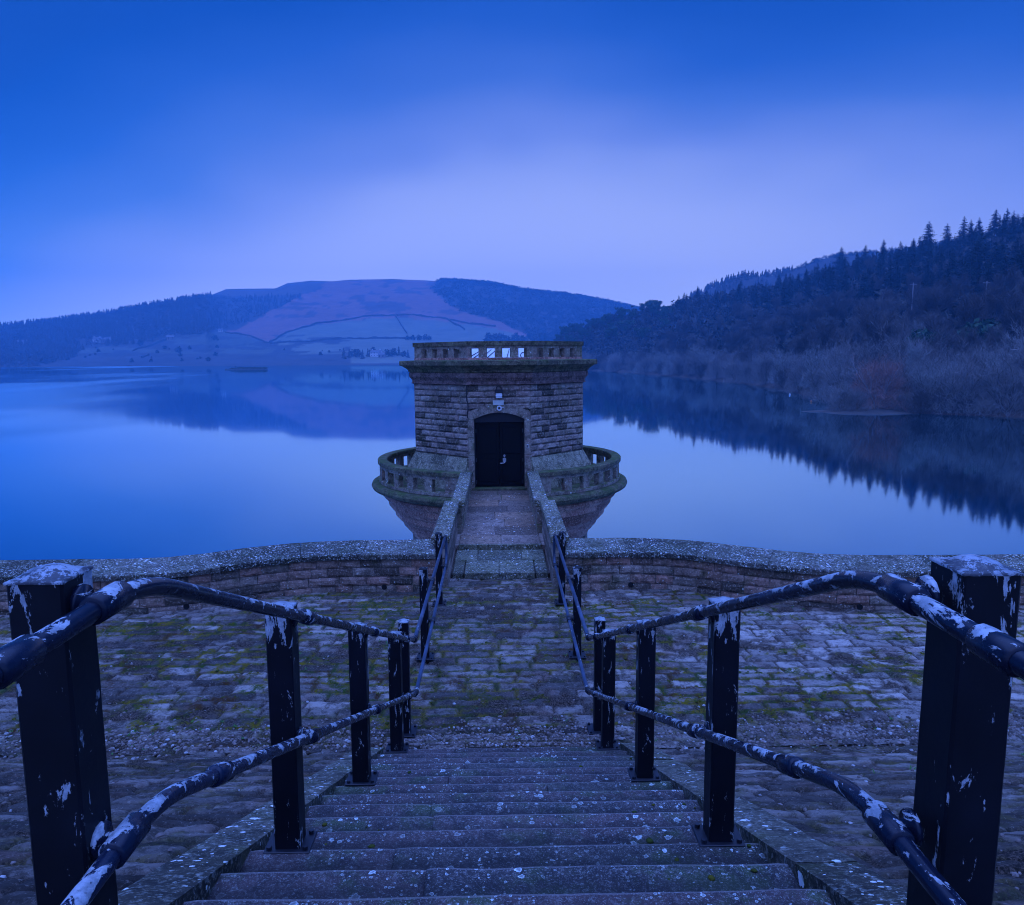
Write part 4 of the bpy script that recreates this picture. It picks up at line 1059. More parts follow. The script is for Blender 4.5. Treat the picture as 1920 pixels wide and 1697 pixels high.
# mud spit at the water's edge
mb = MB(); c0 = Vector((azr(1660)*112, 112, WATER)); n = 26; V = []
for r_, z_ in ((0, .5), (.5, .30), (.85, .06), (1.0, -.15)):
    for i in range(n):
        a = 2*PI*i/n; k = 1+.25*math.sin(3*a+1)+random.uniform(-.06, .06); V.append((c0.x+r_*13*k*math.cos(a), c0.y+1+r_*4.4*k*math.sin(a)-.5, c0.z+z_+random.uniform(-.04, .04)))
fs = [(j*n+i, j*n+(i+1) % n, (j+1)*n+(i+1) % n, (j+1)*n+i) for j in range(3) for i in range(n)]; mb.add(V, fs)
tag(mb.build('shore_spit', M['shore'], smooth=True), kind='structure')
# ------------------------------------------------------------------ tree prototypes (built far below view, then moved)
def bare_tree(seed, h, spread, stems, twigs=3200, tw=.035, upright=.5):
    rnd = random.Random(seed); tr = MB(); tips = []
    def grow(p, d, l, r, lvl):
        pts = [p]; q = p.copy(); dd = d.copy(); n = 3
        for i in range(n):
            dd = (dd+Vector((rnd.uniform(-1,1), rnd.uniform(-1,1), rnd.uniform(-.3,.7)))*.16).normalized(); q = q+dd*l/n; pts.append(q.copy())
        tr.tube(pts, [r, r*.85, r*.7, r*.5], 4 if lvl else 5, False)
        for i in range(1, 4): tips.append((pts[i], dd.copy(), lvl))
        if lvl < 3:
            for k in range(3 if lvl else 4):
                a = rnd.uniform(0, 2*PI); s = Vector((math.cos(a), math.sin(a), 0))
                nd = (dd*rnd.uniform(.7, 1.1)+s*rnd.uniform(.35, .8)*spread+Vector((0, 0, upright*.5))).normalized()
                grow(pts[rnd.choice([1, 2, 3])], nd, l*rnd.uniform(.55, .78), r*.5, lvl+1)
    for s in range(stems):
        a = 2*PI*s/stems+rnd.uniform(-.5, .5); lean = (0.12 if stems == 1 else rnd.uniform(.2, .75))*spread
        d = Vector((math.cos(a)*lean, math.sin(a)*lean, 1)).normalized()
        grow(Vector((math.cos(a)*.15, math.sin(a)*.15, -.3)), d, h*.42*rnd.uniform(.8, 1.1), h*.016 if stems == 1 else h*.010, 0)
    cr = MB(); far = [t for t in tips if t[2] >= 1]
    if stems > 3:
        for k in range(int(twigs*.45)):      # the low outer skirt of a shrub
            a = rnd.uniform(0, 2*PI); q = rnd.random()**.5; hh = rnd.random()**1.3
            rad = h*.50*(1-hh*.55)*q; far.append((Vector((rad*math.cos(a), rad*math.sin(a), h*.62*hh)), Vector((math.cos(a)*.6, math.sin(a)*.6, .7)), 3))
    for k in range(twigs):
        p, d, lv = rnd.choice(far); p = p+Vector((rnd.uniform(-1,1), rnd.uniform(-1,1), rnd.uniform(-1,1)))*h*.035
        v = (d*.6+Vector((rnd.gauss(0, .6), rnd.gauss(0, .6), rnd.gauss(.35, .5)))).normalized(); l = h*rnd.uniform(.06, .16)
        s = v.cross(Vector((rnd.uniform(-1,1), rnd.uniform(-1,1), rnd.uniform(-1,1)))).normalized()*tw*.5
        m = p+v*l*.5+Vector((rnd.uniform(-1,1), rnd.uniform(-1,1), rnd.uniform(-1,1)))*l*.08
        cr.add([p-s, p+s, m+s*.6, p+v*l, m-s*.6], [(0, 1, 2, 3, 4)])
    return tr, cr
def conifer(seed, h, w, dens=1.0):
    rnd = random.Random(seed); tr = MB(); tr.tube([(0,0,-.5), (rnd.uniform(-.1,.1),0,h*.5), (0,0,h*.985)], [h*.014, h*.009, .02], 6, False)
    cr = MB(); z = h*rnd.uniform(.10, .2); z0 = z
    while z < h*.985:
        f = (z-z0)/(h-z0); L = w*(1-f)**.8*rnd.uniform(.75, 1.1)*(min(1, f*6+.5))+.12
        for b in range(int(rnd.randint(6, 9)*dens)):
            if rnd.random() < .1: continue
            a = rnd.uniform(0, 2*PI); l = L*rnd.uniform(.6, 1.15); dr_ = rnd.uniform(.05, .35) if f < .7 else rnd.uniform(-.3, .1)
            d = Vector((math.cos(a), math.sin(a), 0)); s = Vector((-math.sin(a), math.cos(a), 0)); p = Vector((0, 0, z+rnd.uniform(-.1,.1)))
            n = 4
            for i in range(n):
                t0 = i/n; q = p+d*l*t0+Vector((0, 0, -dr_*l*t0*t0)); t1 = (i+1.4)/n; q1 = p+d*l*t1*.95+Vector((0, 0, -dr_*l*t1*t1+.05*l))
                ww = l*.34*(1-t0*.6)*rnd.uniform(.7, 1.2)
                for sg in (-1, 1):
                    cr.add([q, q1, q+s*sg*ww+d*l*.16+Vector((0, 0, -.16*ww*2*rnd.uniform(.3,1.4)))], [(0, 1, 2)])
        z += h*rnd.uniform(.013, .021)
    return tr, cr
def round_tree(seed, h, w, leafy=900):
    rnd = random.Random(seed); tr = MB(); tr.tube([(0,0,-.5), (rnd.uniform(-.3,.3), 0, h*.45), (0, 0, h*.8)], [h*.02, h*.013, .04], 6, False); cr = MB()
    cl = [(Vector((rnd.gauss(0, w*.35), rnd.gauss(0, w*.35), h*rnd.uniform(.5, .92))), w*rnd.uniform(.22, .4)) for _ in range(14)]
    for c, r in cl: tr.tube([(0, 0, h*.4), tuple(c)], [h*.006, h*.003], 4, False)
    for k in range(leafy):
        c, r = rnd.choice(cl); v = Vector((rnd.gauss(0, 1), rnd.gauss(0, 1), rnd.gauss(0, .6))).normalized()*r*rnd.uniform(.6, 1.05); p = c+v
        a = Vector((rnd.uniform(-1,1), rnd.uniform(-1,1), rnd.uniform(-1,1)))*r*.3; b = Vector((rnd.uniform(-1,1), rnd.uniform(-1,1), rnd.uniform(-1,1)))*r*.3
        cr.add([p-a, p+b, p+a*.9, p-b*.9], [(0, 1, 2), (0, 2, 3)])
    return tr, cr
def mesh_of(mb, name, m):
    me = bpy.data.meshes.new(name); me.from_pydata(mb.v, [], mb.f); me.update(); me.materials.append(m); return me
def proto(gen, trunk_m, crown_m, nm):
    tr, cr = gen; return (mesh_of(tr, nm+'_trunk', trunk_m), mesh_of(cr, nm+'_crown', crown_m))
P_SHRUB = [proto(bare_tree(s, 9.5, 1.0, 7, 5200, .036), M['bark'], M[c], 'thicket_tree') for s, c in ((1, 'twig'), (2, 'twig_grey'), (3, 'twig'), (4, 'twig_dark'))]
P_BARE = [proto(bare_tree(s, 13, .8, 1, 3600, .042), M['bark'], M[c], 'bare_tree') for s, c in ((11, 'twig_dark'), (12, 'twig_mid'), (13, 'twig_dark'), (14, 'twig_mid'))]
P_CON = [proto(conifer(s, 17, w), M['bark'], M['conifer'], 'conifer') for s, w in ((21, 4.2), (22, 3.5), (23, 4.8), (24, 3.9))]
P_PINE = [proto(round_tree(s, 13, 4.5), M['bark'], M['pine'], 'pine_tree') for s in (31, 32)]
def place(name, pr, loc, sc, rz, label, cat, group=None, parts=True, sz=None):
    e = bpy.data.objects.new(name, None); col.objects.link(e); e.location = loc; e.rotation_euler.z = rz; e.scale = (sc, sc, sz or sc)
    tag(e, label, cat, group)
    for me, nm in zip(pr, ('trunk', 'crown')):
        o = bpy.data.objects.new(nm, me); col.objects.link(o); o.parent = e
    return e
rr = random.Random(99)
def ground_r(px, t):
    x, y, z = r_point(np.array(float(px)), np.array(float(t))); return float(x), float(y), float(z)
# thicket at the water's edge
n = 0
cnt = {'thicket': 0, 'bare': 0, 'con': 0, 'pine': 0}
xs = 1090.
while xs < 2080:
    D0 = float(lerp_tab(RT, xs, 3)); D1 = float(lerp_tab(RT, xs, 2))
    for row in range(3):
        t = (2.5+row*rr.uniform(7, 10)+rr.uniform(-1.5, 3))/(D1-D0)
        x, y, z = ground_r(xs+rr.uniform(-8, 8), t)
        place('thicket_tree', rr.choice(P_SHRUB), (x, y, z-.2), rr.uniform(.75, 1.25)*(.9+.1*row), rr.uniform(0, 6.28),
              'bare brown shrubby tree in the thicket along the right shore', 'tree', 'bare thicket trees along the right shore'); cnt['thicket'] += 1
    xs += max(9, 4.8/D0*F)*rr.uniform(.8, 1.2)
for px_, D_ in ((1585, 113.5), (1610, 112), (1700, 111), (1735, 109.5), (1770, 108.5), (1810, 107)):
    place('thicket_tree', rr.choice(P_SHRUB), (azr(px_)*D_, D_, WATER), rr.uniform(.4, .62), rr.uniform(0, 6), 'bare brown shrubby tree in the thicket along the right shore', 'tree', 'bare thicket trees along the right shore')
# bare woodland up the slope, conifers higher
def scatter(n, tmin, tmax, pxmin, pxmax, fn, near=2.0):
    k = 0
    while k < n:
        a = rr.random(); px_ = pxmin+(pxmax-pxmin)*rr.random(); t = tmin+(tmax-tmin)*rr.random()**1.15
        D0 = float(lerp_tab(RT, px_, 3)); 
        if fn(px_, t): k += 1
def f_bare(px_, t):
    x, y, z = ground_r(px_, t)
    if y > 420: return False
    p = .95 if t < .35 else (.5 if t < .6 else .22)
    if rr.random() > p: return False
    place('bare_tree', rr.choice(P_BARE), (x, y, z), rr.uniform(.7, 1.1), rr.uniform(0, 6.28), 'bare leafless tree on the wooded slope above the right shore thicket', 'tree', 'bare trees on the right slope'); return True
scatter(210, .09, .95, 1240, 2050, f_bare)
def f_con(px_, t):
    x, y, z = ground_r(px_, t)
    lim = np.interp(px_, [1240, 1400, 1500, 1600, 1750, 1920, 2050], [.8, .65, .5, .42, .34, .26, .25])
    if t < lim+rr.uniform(-.05, .08): return False
    sk = t > .93
    place('conifer', rr.choice(P_CON), (x, y, z), rr.uniform(.5, .8) if t > .85 else rr.uniform(.65, 1.08), rr.uniform(0, 6.28),
          'pointed dark conifer breaking the skyline of the right hill' if sk else 'dark green conifer packed among others on the upper right slope', 'tree',
          'conifers along the right skyline' if sk else 'conifers on the upper right slope'); return True
scatter(265, .25, .99, 1260, 2060, f_con)
# skyline conifers seen singly: column and top row
for cxp, top in ((1726, 413), (1760, 418), (1790, 404), (1803, 410), (1818, 406), (1847, 391), (1868, 389), (1905, 380), (1645, 447), (1568, 462), (1700, 446), (1612, 458)):
    t = .96; x, y, z = ground_r(cxp, t); ztop = float(zat_v(cxp, top, y)); h = max(9, ztop-z)
    place('conifer', rr.choice(P_CON), (x, y, z), h/17*1.35, rr.uniform(0, 6.28), 'pointed dark conifer breaking the skyline of the right hill', 'tree', 'conifers along the right skyline', sz=h/17)
# pines at the far left end of the wood
for k in range(44):
    px_ = rr.uniform(1035, 1260); t = rr.uniform(.3, .99) if k % 2 else rr.uniform(.85, 1.0); x, y, z = ground_r(px_, t)
    place('pine_tree', rr.choice(P_PINE), (x, y, z), rr.uniform(.75, 1.05), rr.uniform(0, 6.28), 'rounded blue-green pine at the far tip of the right wood', 'tree', 'pines at the tip of the right wood')
# trees one can tell apart
x, y, z = ground_r(1655, .03); x = azr(1655)*(y)
redp = (mesh_of(bare_tree(51, 9.5, .62, 4, 4600, .036, .7)[0], 'birch_trunk', M['birch']), mesh_of(bare_tree(51, 9.5, .62, 4, 4600, .036, .7)[1], 'russet_crown', M['twig_red']))
place('birch_tree', redp, (azr(1650)*114, 114, WATER+.7), 1.08, .4, 'russet birch with pale slender trunk standing at the right water edge', 'tree')
whp = (mesh_of(bare_tree(53, 9, .35, 1, 500, .03, .7)[0], 'birch_trunk', M['birch']), mesh_of(bare_tree(53, 9, .35, 1, 1500, .03, .7)[1], 'grey_crown', M['twig_grey']))
whp[0].transform(Matrix.Scale(1, 4)); 
place('birch_tree', whp, (azr(1716)*121, 121, WATER+1.4), 1.0, 1.4, 'white stemmed birch just right of the russet tree on the shore', 'tree')
place('birch_tree', whp, (azr(1728)*150, 150, WATER+8), .8, 2.4, 'white stemmed birch higher on the slope behind the thicket', 'tree')
grn = proto(round_tree(61, 7, 7, 1500), M['bark'], M['spring'], 'yew_tree')
place('yew_tree', grn, (azr(1835)*150, 150, float(zat_v(1835, 660, 150))), .8, 0, 'fresh green spreading evergreen above the thicket, right of the russet birch', 'tree')
place('yew_tree', grn, (azr(1735)*146, 146, float(zat_v(1735, 672, 146))), .7, 2, 'dull green spreading evergreen directly above the russet birch', 'tree')
# the rest of the woods, which read as one mass each
def lowcon(mb, p, h, w, rnd):
    x, y, z = p; n = 5; a0 = rnd.uniform(0, 1)
    for lv in range(4):
        zb = z+h*(.08+.22*lv); zt = z+h*(.42+.20*lv) if lv < 3 else z+h; r = w*(1-.22*lv)*rnd.uniform(.8, 1.2)
        V = [(x, y, zt)]+[(x+r*math.cos(a0+2*PI*i/n+lv)*rnd.uniform(.7, 1.2), y+r*math.sin(a0+2*PI*i/n+lv)*rnd.uniform(.7, 1.2), zb+rnd.uniform(-.04, .04)*h) for i in range(n)]
        mb.add(V, [(0, 1+i, 1+(i+1) % n) for i in range(n)])
def lowbush(mb, p, h, w, rnd, n=16):
    x, y, z = p
    for i in range(n):
        v = Vector((rnd.gauss(0, 1), rnd.gauss(0, 1), abs(rnd.gauss(0, 1)))).normalized()*rnd.uniform(.5, 1); c = Vector((x+v.x*w, y+v.y*w, z+h*.25+v.z*h*.75))
        a = Vector((rnd.uniform(-1,1), rnd.uniform(-1,1), rnd.uniform(-1,1)))*w*.42; b = Vector((rnd.uniform(-1,1), rnd.uniform(-1,1), rnd.uniform(-1,1)))*w*.42
        mb.add([c-a, c+b, c+a], [(0, 1, 2)])
mb = MB()
for k in range(2600):      # infill on the right slope and its crest
    px_ = rr.uniform(1030, 2500); t = rr.uniform(.05, 1.08)**.8; x, y, z = ground_r(px_, t)
    if t < .09 and px_ > 1300: continue
    if y < 190: continue
    lowbush(mb, (x, y, z-1), rr.uniform(5, 10), rr.uniform(2.5, 4), rr, 34)
tag(mb.build('wooded_undergrowth', M['farwood']), kind='stuff')
mb = MB()
for k in range(1300):
    px_ = rr.uniform(1240, 2500); t = rr.uniform(.5, 1.1) if k % 3 else rr.uniform(.92, 1.02); D = 760+240*t; zr = float(zat_v(px_, float(lerp_tab(BACK, px_, 1))+6, 1000.)); z = WATER+(zr-WATER)*float(np.interp(t, [0, .5, .9, 1, 1.4], [0, .5, .95, 1, .9]))
    if px_ < 1480: lowcon(mb, (azr(px_)*D, D, z-1), rr.uniform(6, 11), 3.0, rr)
    else: lowbush(mb, (azr(px_)*D, D, z-2), rr.uniform(4, 7), 3.2, rr, 24)
tag(mb.build('far_ridge_wood', M['farwood']), kind='stuff')
mb = MB(); mb2 = MB(); k = 0; fl = FPX.ravel(); ft = FT.ravel(); frw = FRW.ravel(); fx = FX.ravel(); fy = FY.ravel(); fz = FZ.ravel()
LEFTWOOD = [(-900, 690), (-900, 600), (0, 590), (396, 545), (402, 562), (440, 566), (500, 563), (572, 560), (560, 566), (520, 585), (470, 606), (420, 620), (330, 634), (260, 646), (160, 652), (140, 668), (60, 690)]
RIGHTWOOD = [(834, 518), (812, 548), (838, 570), (870, 588), (940, 606), (1012, 640), (1040, 700), (2300, 700), (2300, 500)]
inL = inpoly(fl, frw, LEFTWOOD) & (ft < 1.0); inR = inpoly(fl, frw, RIGHTWOOD) & (ft < 1.0) & (fl < 1330)
idx = np.nonzero(inL & (fl > -200))[0]; crest = np.nonzero((ft > .965) & (ft <= 1.0) & (fl > -300) & (fl < 398))[0]
for i in rr.choices(list(idx), k=5200)+rr.choices(list(crest), k=520):
    j = rr.uniform(-5, 5); p = (fx[i]+j, fy[i]+rr.uniform(-5, 5), fz[i]-1.5)
    con = N3(np.array(fl[i]/45.), np.array(frw[i]/14.)) > .5
    (lowcon if (con or ft[i] > .96 and rr.random() < .6) else lowbush)(mb, p, rr.uniform(8, 14.5), rr.uniform(2.8, 4.2), rr)
tag(mb.build('far_left_wood', M['farwood']), kind='stuff')
idx = np.nonzero(inR)[0]; crest = np.nonzero((ft > .96) & (ft <= 1.0) & (fl > 826) & (fl < 1300))[0]
for i in rr.choices(list(idx), k=4200)+rr.choices(list(crest), k=700):
    p = (fx[i]+rr.uniform(-6, 6), fy[i]+rr.uniform(-6, 6), fz[i]-2); lowbush(mb2, p, rr.uniform(7, 11), rr.uniform(4, 6.5), rr, 20)
tag(mb2.build('far_hill_wood', M['farwood']), kind='stuff')
# field boundaries: dry stone walls on the far slope
def far_at(px_, row):   # the far terrain under a photo pixel
    t = np.linspace(0, 1, 400); x, y, z = far_point(np.full(400, float(px_)), t); rw = row_of(px_, y, z); i = int(np.argmin(np.abs(rw-row)))
    D = y[i]
    # add the same bumps as the mesh
    b = (fbm(N1, x[i]/180, y[i]/180, 4)-.5)*22*min(1, t[i]*2)*min(1, (1-t[i])*4)+(fbm(N2, x[i]/40, y[i]/40, 3)-.5)*5*min(1, t[i]*3)*max(.05, min(1, (1-t[i])*8))
    return Vector((x[i], D, z[i]+float(b)))
M['drywall'] = simple('far_dry_stone', (.07,.068,.06), .9, var=.3, sc=.3)
def field_wall(pl, label, h=2.2, w=1.3):
    pts = []
    for a, b in zip(pl[:-1], pl[1:]):
        n = max(2, int(math.hypot(b[0]-a[0], b[1]-a[1])/6))
        pts += [far_at(a[0]+(b[0]-a[0])*i/n, a[1]+(b[1]-a[1])*i/n) for i in range(n)]
    pts.append(far_at(*pl[-1])); mb = MB(); V = []
    for i, p in enumerate(pts):
        d = (pts[min(i+1, len(pts)-1)]-pts[max(0, i-1)]); d.z = 0; d.normalize(); s = Vector((-d.y, d.x, 0))*w*.5; hh = h*random.uniform(.7, 1.25)
        V += [p-s-Vector((0,0,1.5)), p+s-Vector((0,0,1.5)), p+s*.7+Vector((0,0,hh)), p-s*.7+Vector((0,0,hh))]
    fs = [(4*i+k, 4*i+4+k, 4*i+4+(k+1) % 4, 4*i+(k+1) % 4) for i in range(len(pts)-1) for k in range(4)]; mb.add(V, fs)
    tag(mb.build('field_wall', M['drywall']), label, 'field wall', 'dry stone walls on the far fields')
field_wall([(506, 641), (540, 624), (600, 610), (700, 599), (760, 598), (850, 605), (930, 617)], 'long dark field wall between the russet bracken and the pale upper field', 3.2)
field_wall([(425, 622), (465, 630), (506, 641)], 'field wall rising left from the low corner of the bracken', 2.5)
field_wall([(508, 643), (600, 639), (700, 637), (772, 638)], 'level field wall crossing below the pale upper field', 3)
field_wall([(743, 599), (752, 612), (764, 626)], 'short steep field wall dropping through the pale upper field', 3.5)
field_wall([(842, 605), (858, 612), (872, 620)], 'short slanting hedge wall at the right of the pale upper field', 3.5)
field_wall([(250, 655), (275, 648), (300, 641), (325, 634)], 'crooked field wall in the low fields left of the bracken corner', 3)
field_wall([(265, 670), (280, 665)], 'short dark wall beside the lake in the low left field', 3)
# lone trees and copses on the far fields
P_FAR = []
for s in (71, 72):
    mbt = MB(); lowbush(mbt, (0, 0, 0), 10, 5, random.Random(s), 110); P_FAR.append(mesh_of(mbt, 'field_tree', M['farwood']))
mbt = MB(); lowcon(mbt, (0, 0, 0), 14, 3.5, random.Random(5)); P_FAR.append(mesh_of(mbt, 'field_conifer', M['farwood']))
def fartree(px_, row, sc, k, label, group=None):
    p = far_at(px_, row); o = bpy.data.objects.new('field_tree', P_FAR[k]); col.objects.link(o); o.location = p-Vector((0, 0, .5)); o.scale = (sc,)*3; o.rotation_euler.z = rr.uniform(0, 6)
    tag(o, label, 'tree', group)
G = 'trees in the low fields by the far shore'
for px_, row, sc, k in ((765, 640, .7, 0), (775, 640, .8, 1), (787, 641, .9, 0), (798, 641, .9, 1), (806, 641, .7, 0)):
    fartree(px_, row, sc, k, 'dark tree in the hedgerow copse on the pale far field', 'hedgerow copse on the far field')
fartree(917, 642, 1.5, 0, 'large round bare tree at the right end of the far fields')
for px_, row in ((940, 642), (952, 644), (966, 642), (980, 645), (995, 640), (1008, 645), (1020, 642), (930, 650)): fartree(px_, row, rr.uniform(1.2, 1.8), rr.choice([0, 1]), 'misty tree in the wood at the foot of the far valley', 'misty wood at the valley foot')
for px_, row in ((645, 672), (655, 670), (664, 668), (672, 670), (680, 672), (690, 668), (700, 666), (726, 668), (738, 668), (748, 666), (757, 668), (765, 670)): fartree(px_, row, rr.uniform(.8, 1.1), rr.choice([0, 1, 2]), 'dark tree sheltering the white house on the far shore', 'trees round the white far shore house')
for k in range(30): fartree(rr.uniform(90, 640), rr.uniform(650, 680), rr.uniform(.2, .6), rr.choice([0, 1]), 'small dark tree or bush in the low fields by the far shore', G)
for px_, row, sc in ((405, 640, .9), (335, 660, .9), (265, 645, .8), (310, 652, .6)): fartree(px_, row, sc, 0, 'small dark tree or bush in the low fields by the far shore', G)
# cottages
def house(px_, row, w, d, h, wall, label, rz=0, wing=True, nwin=4):
    p = far_at(px_, row); root = empty('house', p-Vector((0, 0, .3)), label, 'house', None, rz)
    mb = MB(); mb.box(-w/2, w/2, -d/2, d/2, -1.5, h); mb.add([(-w/2, -d/2, h), (-w/2, d/2, h), (-w/2, 0, h+d*.42)], [(0, 1, 2)]); mb.add([(w/2, -d/2, h), (w/2, d/2, h), (w/2, 0, h+d*.42)], [(0, 2, 1)])
    mb.build('wall', wall, root)
    mb = MB(); e = .4; z1 = h+d*.42+.15
    mb.add([(-w/2-e, -d/2-e, h-.1), (w/2+e, -d/2-e, h-.1), (w/2+e, 0, z1), (-w/2-e, 0, z1), (-w/2-e, d/2+e, h-.1), (w/2+e, d/2+e, h-.1), (-w/2-e, -d/2-e, h-.3), (w/2+e, -d/2-e, h-.3)], [(0, 1, 2, 3), (3, 2, 5, 4), (0, 6, 7, 1)])
    rf = mb.build('roof', M['roof'], root); mb = MB(); mb.box(w*.3, w*.3+.9, -.5, .5, z1-.8, z1+1.1); mb.box(-w*.4, -w*.4+.9, -.5, .5, z1-.8, z1+1.1); mb.build('chimney', wall, rf)
    for i in range(nwin):
        for zz in (1.0, h-1.6):
            m2 = MB(); x = -w/2+w*(i+.5)/nwin; m2.box(x-.5, x+.5, -d/2-.04, -d/2+.03, zz, zz+1.1); m2.build('window', M['glass'], root)
    return root
house(185, 641, 11, 6, 4.6, M['render'], 'white gabled end cottage at the left of the long far terrace', .1, nwin=3)
house(203, 641, 16, 7, 5.0, M['fieldstone'], 'long pale stone terrace under the far left wood', .1, nwin=6)
house(46, 653, 20, 8, 5.5, M['fieldstone'], 'pale grey farmhouse low in the trees at the far left', -.1, nwin=5)
house(416, 620, 7, 5, 3.2, M['render'], 'tiny white cottage at the corner of the far wood and the fields', .2, nwin=2)
house(322, 637, 10, 6, 4.5, M['fieldstone'], 'dull stone barn with steep roof in the low far fields', .3, nwin=2)
house(706, 668, 14, 7, 5.5, M['render'], 'white house among trees on the far shore just left of the tower', -.1, nwin=4)
house(716, 670, 8, 6, 4.0, M['fieldstone'], 'small grey wing building right beside the white far shore house', -.1, nwin=2)
# floating raft of vegetation
Dr = 560.; z = WATER; x0 = azr(428)*Dr; x1 = azr(498)*Dr; root = empty('vegetation_raft', ((x0+x1)/2, Dr, WATER), 'low raft of dark green vegetation afloat on the lake', 'raft')
mb = MB(); w = (x1-x0)
V = [(-w/2-3, 0, .1), (-w*.3, -4, .1), (w/2, -4, .1), (w/2, 4, .1), (-w*.3, 4, .1)]; V += [(a, b, .7) for a, b, c in V]
mb.add(V, [(0,4,3,2,1), (5,6,7,8,9), (0,1,6,5), (1,2,7,6), (2,3,8,7), (3,4,9,8), (4,0,5,9)]); mb.build('deck', M['rafttimber'], root)
mb = MB()
for k in range(140):
    t = rr.uniform(-.42, .5); lowbush(mb, (t*w, rr.uniform(-3, 3), .5), rr.uniform(.7, 1.9)*(1 if t > -.3 else .5), 1.1, rr, 8)
mb.build('vegetation', M['raft'], root)
# utility line through the wood
tops = []
for px_, row, D_, lab in ((1704, 530, 205, 'tall pale pole rising among the dark conifers, above the russet tree'), (1840, 527, 190, 'tall pale pole rising from the wood, above the fresh green evergreen')):
    D0 = float(lerp_tab(RT, px_, 3)); D1 = float(lerp_tab(RT, px_, 2)); gx, gy, gz = ground_r(px_, (D_-D0)/(D1-D0)); zt_ = float(zat_v(px_, row, D_)); x_ = float(azr_v(px_))*D_
    root = empty('utility_pole', (x_, D_, gz), lab, 'pole', 'utility poles in the right wood')
    m_ = MB(); m_.tube([(0, 0, -.5), (0, 0, zt_-gz)], [.17, .12], 8); m_.build('pole', M['birch'], root)
    m_ = MB(); m_.box(-.9, .9, -.06, .06, zt_-gz-.5, zt_-gz-.38); m_.build('crossarm', M['birch'], root); tops.append(Vector((x_, D_, zt_-.4)))
m_ = MB()
for a, b in zip(tops[:-1], tops[1:]):
    for off in (-.8, .8):
        pts = [a.lerp(b, q/14)+Vector((off, 0, -4*1.6*(q/14)*(1-q/14))) for q in range(15)]; m_.tube(pts, .012, 4, False)
tag(m_.build('power_line', M['bark']), 'thin sagging wires strung between the poles in the right wood', 'power line')
# buoys by the right shore
for (px_, D_, m, lab) in ((1484, 175, M['white'], 'small white float by the right shore'), (1525, 150, simple('orange_plastic', (.5,.18,.08), .5), 'small orange float close to the right shore')):
    mb = MB(); c = (azr(px_)*(D_-12), D_-12, WATER+.12)
    mb.lathe([(.02, -.12), (.16, -.09), (.21, 0.03), (.16, .14), (.05, .19), (.04, .26), (.01, .27)], 0, 0, 14); mb.v = [(a+c[0], b+c[1], d+c[2]) for a, b, d in mb.v]
    tag(mb.build('mooring_float', m, smooth=True), lab, 'float')
# ------------------------------------------------------------------ haze
mb = MB(); mb.box(-2260, 2260, -220, 2210, WATER-6.2, 245)
hz = mb.build('haze', None); tag(hz, kind='stuff')
hm = bpy.data.materials.new('haze'); hm.use_nodes = True; nt = hm.node_tree; nt.nodes.clear(); o = nt.nodes.new('ShaderNodeOutputMaterial'); v = nt.nodes.new('ShaderNodeVolumePrincipled')
v.inputs['Color'].default_value = (.13, .42, .74, 1); v.inputs['Density'].default_value = .00042; v.inputs['Anisotropy'].default_value = 0.0
nt.links.new(v.outputs[0], o.inputs['Volume']); hz.data.materials.append(hm)
# ------------------------------------------------------------------ sky
SKY_HI = (.64, .70, .78); SKY_LO = (3.75, 2.9, 1.48); OVERHEAD = (.76, 1.50, 5.3); BEHIND = (.22, .47, 1.75)     # unseen bluish sky overhead and behind, brightened to light ground and walls
w = bpy.data.worlds.new('World'); scene.world = w; w.use_nodes = True; nt = w.node_tree; nt.nodes.clear()
def wn(t, **k):
    x = nt.nodes.new(t)
    for a, b in k.items(): setattr(x, a, b)
    return x
def wm(op, a, b=0.0, c=None, clamp=False):
    x = wn('ShaderNodeMath', operation=op); x.use_clamp = clamp
    for s, v_ in zip(x.inputs, (a, b, c)):
        if v_ is None: continue
        if isinstance(v_, bpy.types.NodeSocket): nt.links.new(v_, s)
        else: s.default_value = v_
    return x.outputs[0]
tc = wn('ShaderNodeTexCoord'); sp = wn('ShaderNodeSeparateXYZ'); nt.links.new(tc.outputs['Generated'], sp.inputs[0])
X_, Y_, Z_ = sp.outputs
el = wm('MULTIPLY', wm('ARCSINE', Z_), 180/PI); az = wm('MULTIPLY', wm('ARCTAN2', X_, Y_), 180/PI)
nse = wn('ShaderNodeTexNoise'); mp = wn('ShaderNodeMapping'); mp.inputs['Scale'].default_value = (1.6, 1.6, 4.5); nt.links.new(tc.outputs['Generated'], mp.inputs[0]); nt.links.new(mp.outputs[0], nse.inputs['Vector'])
nse.inputs['Scale'].default_value = 1.3; nse.inputs['Detail'].default_value = 2.5; nse.inputs['Roughness'].default_value = .45
azc = wm('MINIMUM', wm('MAXIMUM', az, -60), 60)
left = wm('MULTIPLY', wm('POWER', wm('MAXIMUM', wm('DIVIDE', wm('ADD', azc, 2), -32), 0), 1.5), 11.5)
right = wm('MULTIPLY', wm('POWER', wm('MAXIMUM', wm('DIVIDE', wm('SUBTRACT', azc, 4), 30), 0), 1.0), 4.0)
elp = wm('ADD', wm('ABSOLUTE', el), wm('ADD', left, right)); elp = wm('ADD', elp, wm('MULTIPLY', wm('SUBTRACT', nse.outputs['Fac'], .5), 11))
ramp = wn('ShaderNodeValToRGB'); cr = ramp.color_ramp; cr.interpolation = 'B_SPLINE'
pts = [(0, .80), (3, .84), (7, .95), (11, 1.0), (14.5, .90), (18, .60), (22, .31), (26, .09), (33, .15), (45, .4), (90, .5)]
while len(cr.elements) > 1: cr.elements.remove(cr.elements[-1])
for i, (e_, b_) in enumerate(pts):
    q = cr.elements[0] if i == 0 else cr.elements.new(e_/90)
    q.position = e_/90; q.color = (b_, b_, b_, 1)
